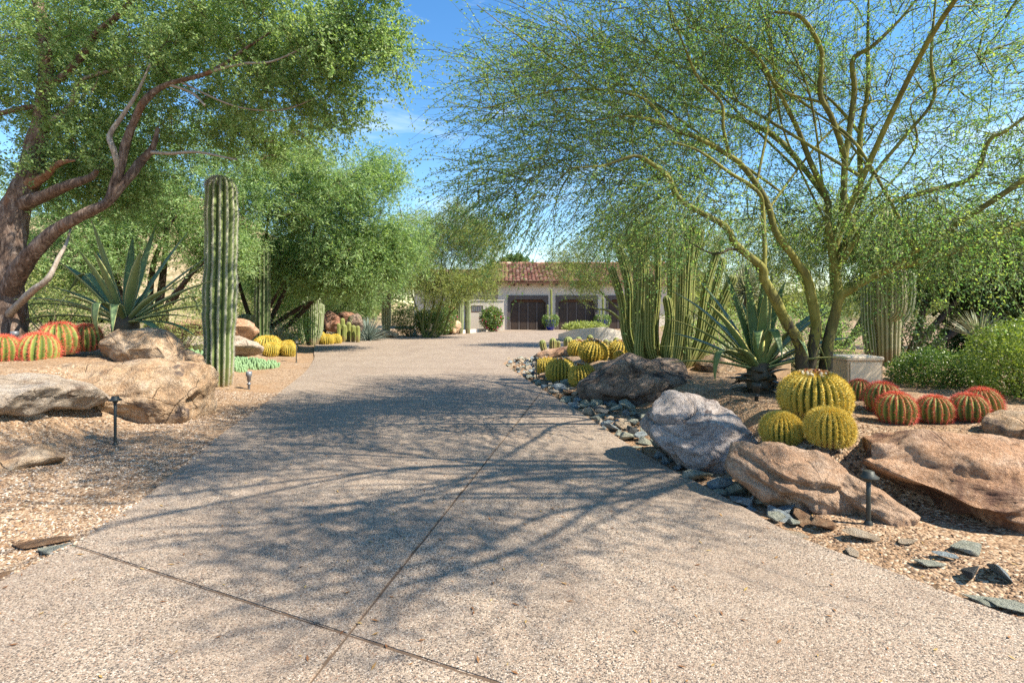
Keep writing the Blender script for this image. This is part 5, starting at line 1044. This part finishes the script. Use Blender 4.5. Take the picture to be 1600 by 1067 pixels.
# --- the big palo verde on the right
pv = M['pvbark']
lim = [
 ([A3(1262, 640, 6.2, 0.0828), A3(1254, 575, 6.2, 0.0756), A3(1249, 536, 6.15, 0.0684), A3(1226, 498, 6.1, 0.0612), A3(1207, 460, 6.0, 0.0562), A3(1194, 437, 5.95, 0.0518), A3(1192, 420, 5.9, 0.0468), A3(1175, 404, 5.85, 0.0432), A3(1150, 382, 5.8, 0.0396), A3(1134, 355, 5.75, 0.036), A3(1106, 338, 5.7, 0.0331), A3(1062, 311, 5.65, 0.0302), A3(1044, 277, 5.6, 0.0259), A3(1017, 255, 5.55, 0.0216), A3(991, 244, 5.5, 0.0187), A3(942, 259, 5.45, 0.013), A3(890, 262, 5.4, 0.00648)], 'trunk', None),
 ([A3(1270, 640, 6.25, 0.0792), A3(1266, 575, 6.25, 0.072), A3(1271, 540, 6.25, 0.0662), A3(1275, 508, 6.25, 0.0634), A3(1268, 464, 6.25, 0.0576), A3(1260, 431, 6.25, 0.0504), A3(1245, 409, 6.25, 0.0432), A3(1230, 388, 6.2, 0.0403), A3(1211, 360, 6.2, 0.0374), A3(1196, 311, 6.2, 0.0346), A3(1162, 262, 6.15, 0.0317), A3(1140, 244, 6.1, 0.0288), A3(1092, 217, 6.1, 0.0259), A3(1055, 204, 6.05, 0.023), A3(1029, 191, 6.0, 0.0202), A3(980, 182, 5.9, 0.013), A3(920, 190, 5.8, 0.00576)], 'trunk', None),
 ([A3(1284, 640, 6.3, 0.0864), A3(1290, 575, 6.3, 0.0756), A3(1293, 540, 6.3, 0.0662), A3(1302, 502, 6.3, 0.0612), A3(1312, 466, 6.25, 0.054), A3(1330, 453, 6.2, 0.0432), A3(1376, 427, 6.1, 0.036), A3(1444, 407, 6.0, 0.0338), A3(1485, 395, 5.9, 0.0317), A3(1544, 374, 5.8, 0.0288), A3(1620, 335, 5.7, 0.023), A3(1720, 270, 5.6, 0.0101)], 'trunk', None),
 ([A3(1310, 468, 6.28, 0.0504), A3(1308, 435, 6.35, 0.049), A3(1300, 395, 6.4, 0.0468), A3(1294, 350, 6.45, 0.0432), A3(1292, 311, 6.5, 0.0374), A3(1267, 255, 6.5, 0.0324), A3(1245, 199, 6.5, 0.0288), A3(1207, 127, 6.5, 0.023), A3(1177, 82, 6.5, 0.0173), A3(1130, 50, 6.5, 0.00864)], 'limb', None),
 ([A3(1302, 400, 6.4, 0.0432), A3(1312, 360, 6.4, 0.0403), A3(1317, 320, 6.4, 0.0396), A3(1320, 255, 6.4, 0.036), A3(1327, 206, 6.4, 0.0346), A3(1335, 142, 6.4, 0.0317), A3(1333, 94, 6.4, 0.0288), A3(1365, 71, 6.3, 0.0245), A3(1414, 22, 6.2, 0.0144), A3(1460, -40, 6.1, 0.00576)], 'limb', None),
 ([A3(1319, 250, 6.4, 0.0324), A3(1301, 187, 6.3, 0.0317), A3(1282, 150, 6.3, 0.0302), A3(1283, 110, 6.25, 0.0288), A3(1282, 75, 6.2, 0.0259), A3(1252, 28, 6.1, 0.0216), A3(1211, 19, 6.0, 0.0158)], 'limb', None),
 ([A3(1306, 420, 6.4, 0.0432), A3(1335, 340, 6.6, 0.036), A3(1344, 296, 6.7, 0.0331), A3(1344, 210, 6.7, 0.0317), A3(1356, 142, 6.7, 0.0259), A3(1356, 75, 6.7, 0.0216), A3(1357, 10, 6.7, 0.013), A3(1360, -70, 6.7, 0.00576)], 'limb', None),
 ([A3(1338, 330, 6.6, 0.0288), A3(1365, 274, 6.6, 0.0245), A3(1417, 210, 6.5, 0.023), A3(1459, 154, 6.4, 0.0202), A3(1455, 94, 6.4, 0.0173), A3(1460, 19, 6.4, 0.013), A3(1470, -60, 6.4, 0.00432)], 'limb', None),
 ([A3(1316, 420, 6.3, 0.036), A3(1370, 330, 6.2, 0.0324), A3(1447, 300, 6.1, 0.0302), A3(1519, 277, 6.0, 0.0288), A3(1545, 221, 5.9, 0.0216), A3(1580, 199, 5.8, 0.0173), A3(1680, 120, 5.6, 0.0072)], 'limb', None),
 ([A3(1340, 215, 6.7, 0.0216), A3(1320, 180, 6.7, 0.0202), A3(1290, 150, 6.8, 0.0144), A3(1230, 110, 6.9, 0.0072)], 'limb', None),
 ([A3(1283, 160, 6.3, 0.0173), A3(1230, 146, 6.4, 0.0158), A3(1204, 124, 6.5, 0.013)], 'limb', None),
 ([A3(1193, 428, 5.93, 0.0288), A3(1195, 390, 6.0, 0.027), A3(1192, 330, 6.1, 0.0259), A3(1188, 306, 6.05, 0.0245), A3(1170, 288, 6.0, 0.023), A3(1140, 270, 5.95, 0.0202), A3(1090, 235, 5.8, 0.0144), A3(1040, 220, 5.7, 0.0072)], 'limb', None),
 ([A3(1140, 244, 6.1, 0.0216), A3(1130, 200, 6.0, 0.0202), A3(1127, 161, 5.95, 0.0187), A3(1092, 124, 5.9, 0.0173), A3(1070, 75, 5.85, 0.0144), A3(1055, 37, 5.8, 0.0115), A3(1030, -40, 5.7, 0.00576)], 'limb', None),
 ([A3(1047, 200, 6.0, 0.0187), A3(1029, 176, 6.0, 0.0187), A3(995, 150, 5.95, 0.0173), A3(905, 139, 5.8, 0.0144), A3(830, 150, 5.7, 0.0101), A3(755, 169, 5.6, 0.00576), A3(700, 160, 5.5, 0.00288)], 'limb', None),
 ([A3(930, 142, 5.8, 0.013), A3(870, 95, 5.7, 0.0101), A3(800, 50, 5.6, 0.00648), A3(745, 8, 5.5, 0.00288)], 'limb', None),
 ([A3(1195, 428, 5.9, 0.0216), A3(1150, 390, 5.8, 0.0158), A3(1112, 396, 5.7, 0.013), A3(1052, 362, 5.6, 0.00432)], 'dead_limb', M['darkbark']),
 ([A3(1300, 390, 6.4, 0.036), ((4.3, 5.3, 4.2), .026), ((4.4, 4.2, 4.9), .022), ((4.0, 3.2, 5.0), .016), ((3.2, 2.2, 4.9), .006)], 'limb', None),
 ([A3(1376, 427, 6.1, 0.0288), ((5.4, 5.0, 3.0), .032), ((5.6, 3.8, 4.0), .026), ((5.0, 2.6, 4.6), .016), ((4.2, 1.6, 4.8), .006)], 'limb', None),
 ([A3(1292, 311, 6.5, 0.0324), ((3.9, 7.6, 4.0), .04), ((3.6, 8.8, 4.8), .03), ((3.0, 9.8, 5.4), .01)], 'limb', None),
]
rb = random.Random(9); src = np.array((3.95, 6.4, 2.4))
for k in range(26):
    if k < 14: tip = np.array((rb.uniform(-.1, 4.4), rb.uniform(1.0, 4.0), rb.uniform(4.5, 5.3))); src = np.array((5.5, 3.5, 4.0))
    else: tip = np.array((rb.uniform(.4, 5.8), rb.uniform(6.2, 9.4), rb.uniform(4.3, 5.8))); src = np.array((3.95, 6.4, 2.4))
    s0_ = src+np.array((rb.uniform(-.9, .9), rb.uniform(-.3, .3), rb.uniform(-.2, .9))); d_ = tip-s0_
    m1 = s0_+d_*.33+np.array((rb.uniform(-.2, .2), rb.uniform(-.2, .2), .35)); m2 = s0_+d_*.68+np.array((rb.uniform(-.3, .3), rb.uniform(-.3, .3), .3)); r_ = rb.uniform(.022, .034) if k < 14 else rb.uniform(.014, .022)
    lim.append(([(s0_, r_), (m1, r_*.85), (m2, r_*.6), (tip, .006)], 'limb', None))
    for q in range(3):
        t0 = (m1, m2, (m2+tip)/2)[q]; t1 = t0+d_*.22+np.array((rb.uniform(-.7, .7), rb.uniform(-.6, .6), rb.uniform(-.1, .5))); lim.append(([(t0, r_*.5), ((t0+t1)/2+np.array((0, 0, .08)), r_*.38), (t1, .004)], 'limb', None))
def pv_bias(B):
    lo = sstep(3.2, 2.2, B[:, 2]); left = sstep(2.6, .6, B[:, 0]); o = np.zeros_like(B)
    o[:, 2] = .55-1.25*lo-.35*left; o[:, 0] = -.25-.45*left+.75*sstep(3.6, 5.4, B[:, 0]); return o
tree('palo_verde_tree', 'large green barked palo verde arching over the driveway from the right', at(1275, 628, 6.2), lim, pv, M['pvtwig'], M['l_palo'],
     [((.55, 5.9, 3.8), (1.05, 1.0, 1.1), 135), ((1.5, 6.1, 4.4), (1.3, 1.2, 1.4), 175), ((1.7, 6.4, 3.0), (1.3, .9, .8), 150), ((2.9, 7.0, 4.7), (1.5, 1.2, 1.4), 200), ((4.2, 7.2, 4.8), (1.5, 1.2, 1.5), 160), ((5.8, 6.8, 4.6), (1.5, 1.3, 1.6), 190), ((6.0, 6.2, 3.0), (1.2, .7, .7), 130),
      ((4.0, 6.7, 2.75), (.85, .5, .55), 80), ((4.75, 6.4, 2.4), (.8, .5, .45), 85), ((2.5, 6.6, 2.9), (.8, .6, .6), 45), ((3.6, 1.9, 4.7), (1.8, 1.0, .5), 150), ((4.4, 3.1, 4.8), (1.6, 1.0, .6), 140), ((2.9, 4.0, 5.4), (1.8, 1.2, .6), 140), ((1.5, 3.4, 5.0), (1.4, 1.0, .45), 120), ((.3, 3.6, 5.2), (1.0, .9, .4), 90), ((1.75, 5.5, 2.5), (1.0, .4, .35), 60), ((3.9, 5.55, 2.55), (.85, .35, .3), 34), ((4.9, 5.4, 2.3), (.7, .35, .35), 26), ((3.2, 8.6, 4.9), (1.8, 1.3, 1.1), 210), ((.2, 5.6, 2.7), (.8, .8, .5), 60), ((3.5, 6, 6.2), (2.2, 1.6, .5), 120)],
     17, 4, .75, 19, .032, bias=pv_bias, grav=.22, cull=-.3, fr=1.1, lw=.46, spread=.30, along=.4, follow=.4, twig_w=.007, r0=.028, up=.12, rough=.10, sides=12, shell=.5)
# --- dark hedge-like tree on the right and the tree behind the roof
base = np.array((8.6, 11.3, .3))
tree('dark_tree', 'dense dark green tree with black trunks at the right edge', (8.6, 11.3, .3), simple_limbs(base, [(8.2, 11.2, 2.8), (9.6, 11, 3.0), (10.8, 11.2, 2.8), (7.7, 11, 1.9), (12.2, 11.4, 2.6)], .10, .2, 12, .5), M['darkbark'], M['darkbark'], M['l_hedge'],
     [((8.9, 11.5, 2.35), (1.4, 1.0, .9), 220), ((10.8, 11.5, 2.3), (1.6, 1.0, 1.1), 260), ((12.8, 11.5, 2.3), (1.6, 1.2, 1.2), 200), ((11.6, 12, .9), (2.2, .8, .7), 120)], 18, 4, .3, 30, .065, bias=(0, 0, 0), grav=.1, cull=-.5, lw=.5, spread=1, along=.3)
base = np.array((.3, 47, 0))
tree('broadleaf_tree', 'bright green leafy tree rising behind the garage roof', (.3, 47, 0), simple_limbs(base, [(.2, 47, 5.4), (1.4, 47, 5.2), (-.9, 47, 5.0)], .16, .2, 14, 1.5), M['darkbark'], M['darkbark'], M['l_far'],
     [((.3, 47, 5.2), (1.5, 1.4, 1.1), 110), ((1.3, 47, 4.9), (1.1, 1, .8), 60), ((-1.2, 47, 4.8), (1.1, 1, .9), 60)], 19, 4, .5, 22, .2, cull=-.4, lw=.55, spread=1, along=.3, twig_w=.01)

# --- shrubs
def shrub(name, label, c, r, n, ls, m, seed, lw=.5, flowers=0, stems=10, cat='shrub', group=None, shell=.22):
    rg = np.random.default_rng(seed); c = np.array(c, float); z0 = hz(c[0], c[1]); t = thing(name, label, cat, (c[0], c[1], z0), group); ps = []
    for k in range(stems):
        a = rg.uniform(0, 6.28); tip = c+np.array((r[0]*.7*math.cos(a), r[1]*.7*math.sin(a), r[2]*rg.uniform(.1, .8))); b0 = np.array((c[0]+.08*math.cos(a), c[1]+.08*math.sin(a), z0-.03))
        ps.append(tube(catmull([b0, (b0+tip)/2+rg.normal(0, .05, 3), tip], 3), np.linspace(.018, .004, 7), 5))
    v, f = merge(ps); part('stems', v, f, M['twig'], t, True, 'stuff')
    def cloud(n, ls, m, nm, sh):
        d = nrm(rg.normal(0, 1, (n, 3))); q = rg.random((n, 1))**sh; bump_ = 1+.16*inside_noise(d*2.2+seed, 1.5, seed)[:, None]; P = c+d*q*bump_*np.array(r); P = P[P[:, 2] > z0+.02]
        d = d[:len(P)]; ax = nrm(rg.normal(0, 1, P.shape)+.5*(P-c)/np.array(r)); sd = nrm(np.cross(ax, rg.normal(0, 1, P.shape))); l = ls*rg.uniform(.6, 1.3, (len(P), 1)); mm = P+ax*l*.5
        V = np.stack([P, mm-sd*l*lw*.5, P+ax*l, mm+sd*l*lw*.5], 1).reshape(-1, 3); part(nm, V, np.arange(len(V)).reshape(-1, 4), m, t, kind='stuff')
    cloud(n, ls, m, 'foliage', shell)
    if flowers: cloud(flowers, ls*1.1, M['flower'], 'flowers', .06)
    return t
shrub('round_shrub', 'rounded glossy green shrub behind the row of red barrels', (5.98, 7.2, .52), (.62, .55, .36), 15000, .036, M['l_shrub'], 1)
shrub('leafy_shrub', 'loose yellow green shrub at the right edge', (6.25, 6.2, .80), (.68, .6, .54), 15000, .038, M['l_shrub2'], 2, shell=.3)
shrub('leafy_shrub', 'low green shrub filling the gap below the dark tree', (9.6, 9.4, .75), (1.0, .7, .5), 6000, .05, M['l_shrub'], 3)
shrub('flowering_shrub', 'green grassy shrub with pink flowers under the far palo verde', at(692, 497, 28.0), (.75, .7, .85), 5000, .12, M['l_shrub'], 4, .25, 160)
shrub('green_shrub', 'bright green shrub right of the lone far columnar cactus', at(640, 502, 27.3), (1.1, .8, .75), 6000, .15, M['l_shrub'], 5, .15)
shrub('green_shrub', 'bright green shrub before the far palo verde trunk', at(672, 503, 27.0), (.85, .8, .7), 5000, .15, M['l_shrub'], 6, .15)
shrub('flowering_shrub', 'leafy bush with red flowers in front of the courtyard wall', at(768, 498, 32.0), (.72, .5, .75), 4500, .11, M['l_shrub'], 7, .5, 120)
shrub('flowering_shrub', 'small red flowering bush between the far columnar cacti', at(709, 485, 30.5), (.5, .5, .9), 2500, .12, M['l_shrub'], 8, .5, 110)
shrub('ground_shrub', 'low pale succulent hedge inside the curved planter wall', (3.3, 23.4, .62), (1.0, .5, .22), 2500, .10, M['l_palo2'], 9, .5)
shrub('green_shrub', 'yellow green bush behind the left agave', (-8.4, 12.6, .9), (1.3, .8, .7), 5000, .06, M['l_palo2'], 10, .3)
shrub('green_shrub', 'dark leafy bush behind the left prickly pear', (-8.4, 18.5, .8), (1.3, .8, .9), 5000, .09, M['l_mesquite'], 11, .4)
shrub('green_shrub', 'dusty bush under the mesquite behind the desert spoon', (-9.3, 27.5, .9), (1.8, .8, 1.0), 6000, .10, M['l_mesquite'], 12, .3)
shrub('green_shrub', 'pale green bush filling the space under the far mesquite', (-12.6, 27.0, 1.0), (2.4, 1.0, 1.3), 7000, .12, M['l_palo2'], 13, .3)
shrub('green_shrub', 'yellowish bush between the ironwood trunk and the left agave', (-9.6, 10.8, 1.1), (1.2, .8, .8), 6000, .06, M['l_palo2'], 14, .3)
shrub('green_shrub', 'dry green bush at the left edge behind the ironwood trunk', (-13.0, 13.0, 1.3), (2.0, 1.0, 1.6), 7000, .08, M['l_palo2'], 15, .3)
shrub('green_shrub', 'pale bush behind the organ pipe stems on their right', (4.6, 12.6, 1.0), (1.0, .7, 1.2), 6000, .06, M['l_palo2'], 17, .3)
shrub('green_shrub', 'dusty green bush behind the yucca stem', (5.9, 14.2, .9), (1.2, .7, 1.1), 5000, .07, M['l_palo2'], 18, .3)
shrub('green_shrub', 'grey green bush between the organ pipe cluster and the palo verde trunks', (4.35, 10.4, .75), (.9, .5, .6), 5000, .05, M['l_mesquite'], 21, .35)
shrub('green_shrub', 'dark bush behind the utility box', (5.6, 9.6, .85), (.9, .6, .75), 6000, .05, M['l_mesquite'], 19, .35)
shrub('green_shrub', 'shady bush at the foot of the saguaro', (8.0, 10.4, .75), (.7, .5, .6), 5000, .05, M['l_hedge'], 20, .4)
shrub('green_shrub', 'soft green bush behind the saguaro on the right', (7.0, 12.4, 1.1), (1.1, .8, 1.2), 6000, .06, M['l_palo2'], 16, .3)

# --- distant wood closing the horizon, one mass
rg = np.random.default_rng(77); n = 46000
cx = rg.uniform(-75, 75, 150); cy = rg.uniform(52, 80, 150); cz = rg.uniform(1.6, 3.2, 150); k = rg.integers(0, 150, n); d = nrm(rg.normal(0, 1, (n, 3)))*rg.random((n, 1))**.35
P = np.stack([cx[k], cy[k], cz[k]], -1)+d*np.stack([np.full(n, 3.4), np.full(n, 2.4), cz[k]*.85], -1); ax = nrm(rg.normal(0, 1, P.shape)); sd_ = nrm(np.cross(ax, rg.normal(0, 1, P.shape))); l = .5
V = np.stack([P, P+ax*l*.5-sd_*l*.25, P+ax*l, P+ax*l*.5+sd_*l*.25], 1).reshape(-1, 3)
wd = obj('distant_wood', fastmesh('distant_wood', V, np.arange(len(V)).reshape(-1, 4)), M['l_wood'], kind='stuff'); tag(wd, 'low belt of pale green desert trees along the horizon', 'trees')
# leaf litter on the driveway and gravel
n = 1500; x = rg.uniform(-4.5, 4.5, n); y = 1.7+11*rg.random(n)**1.4; z = np.where((x > xL(y)) & (x < xR(y)), .0, height(x, y))+.006; P = np.stack([x, y, z], -1); a = rg.uniform(0, 6.28, n)
ax = np.stack([np.cos(a), np.sin(a), rg.uniform(0, .25, n)], -1)*rg.uniform(.008, .022, (n, 1)); sd_ = np.stack([-ax[:, 1], ax[:, 0], np.zeros(n)], -1)*.3
V = np.stack([P-ax, P-sd_, P+ax, P+sd_], 1).reshape(-1, 3); ll = obj('leaf_litter', fastmesh('leaf_litter', V, np.arange(len(V)).reshape(-1, 4)), M['dryleaf'], kind='stuff'); tag(ll, 'tiny dry leaves scattered over the driveway', 'leaf litter')
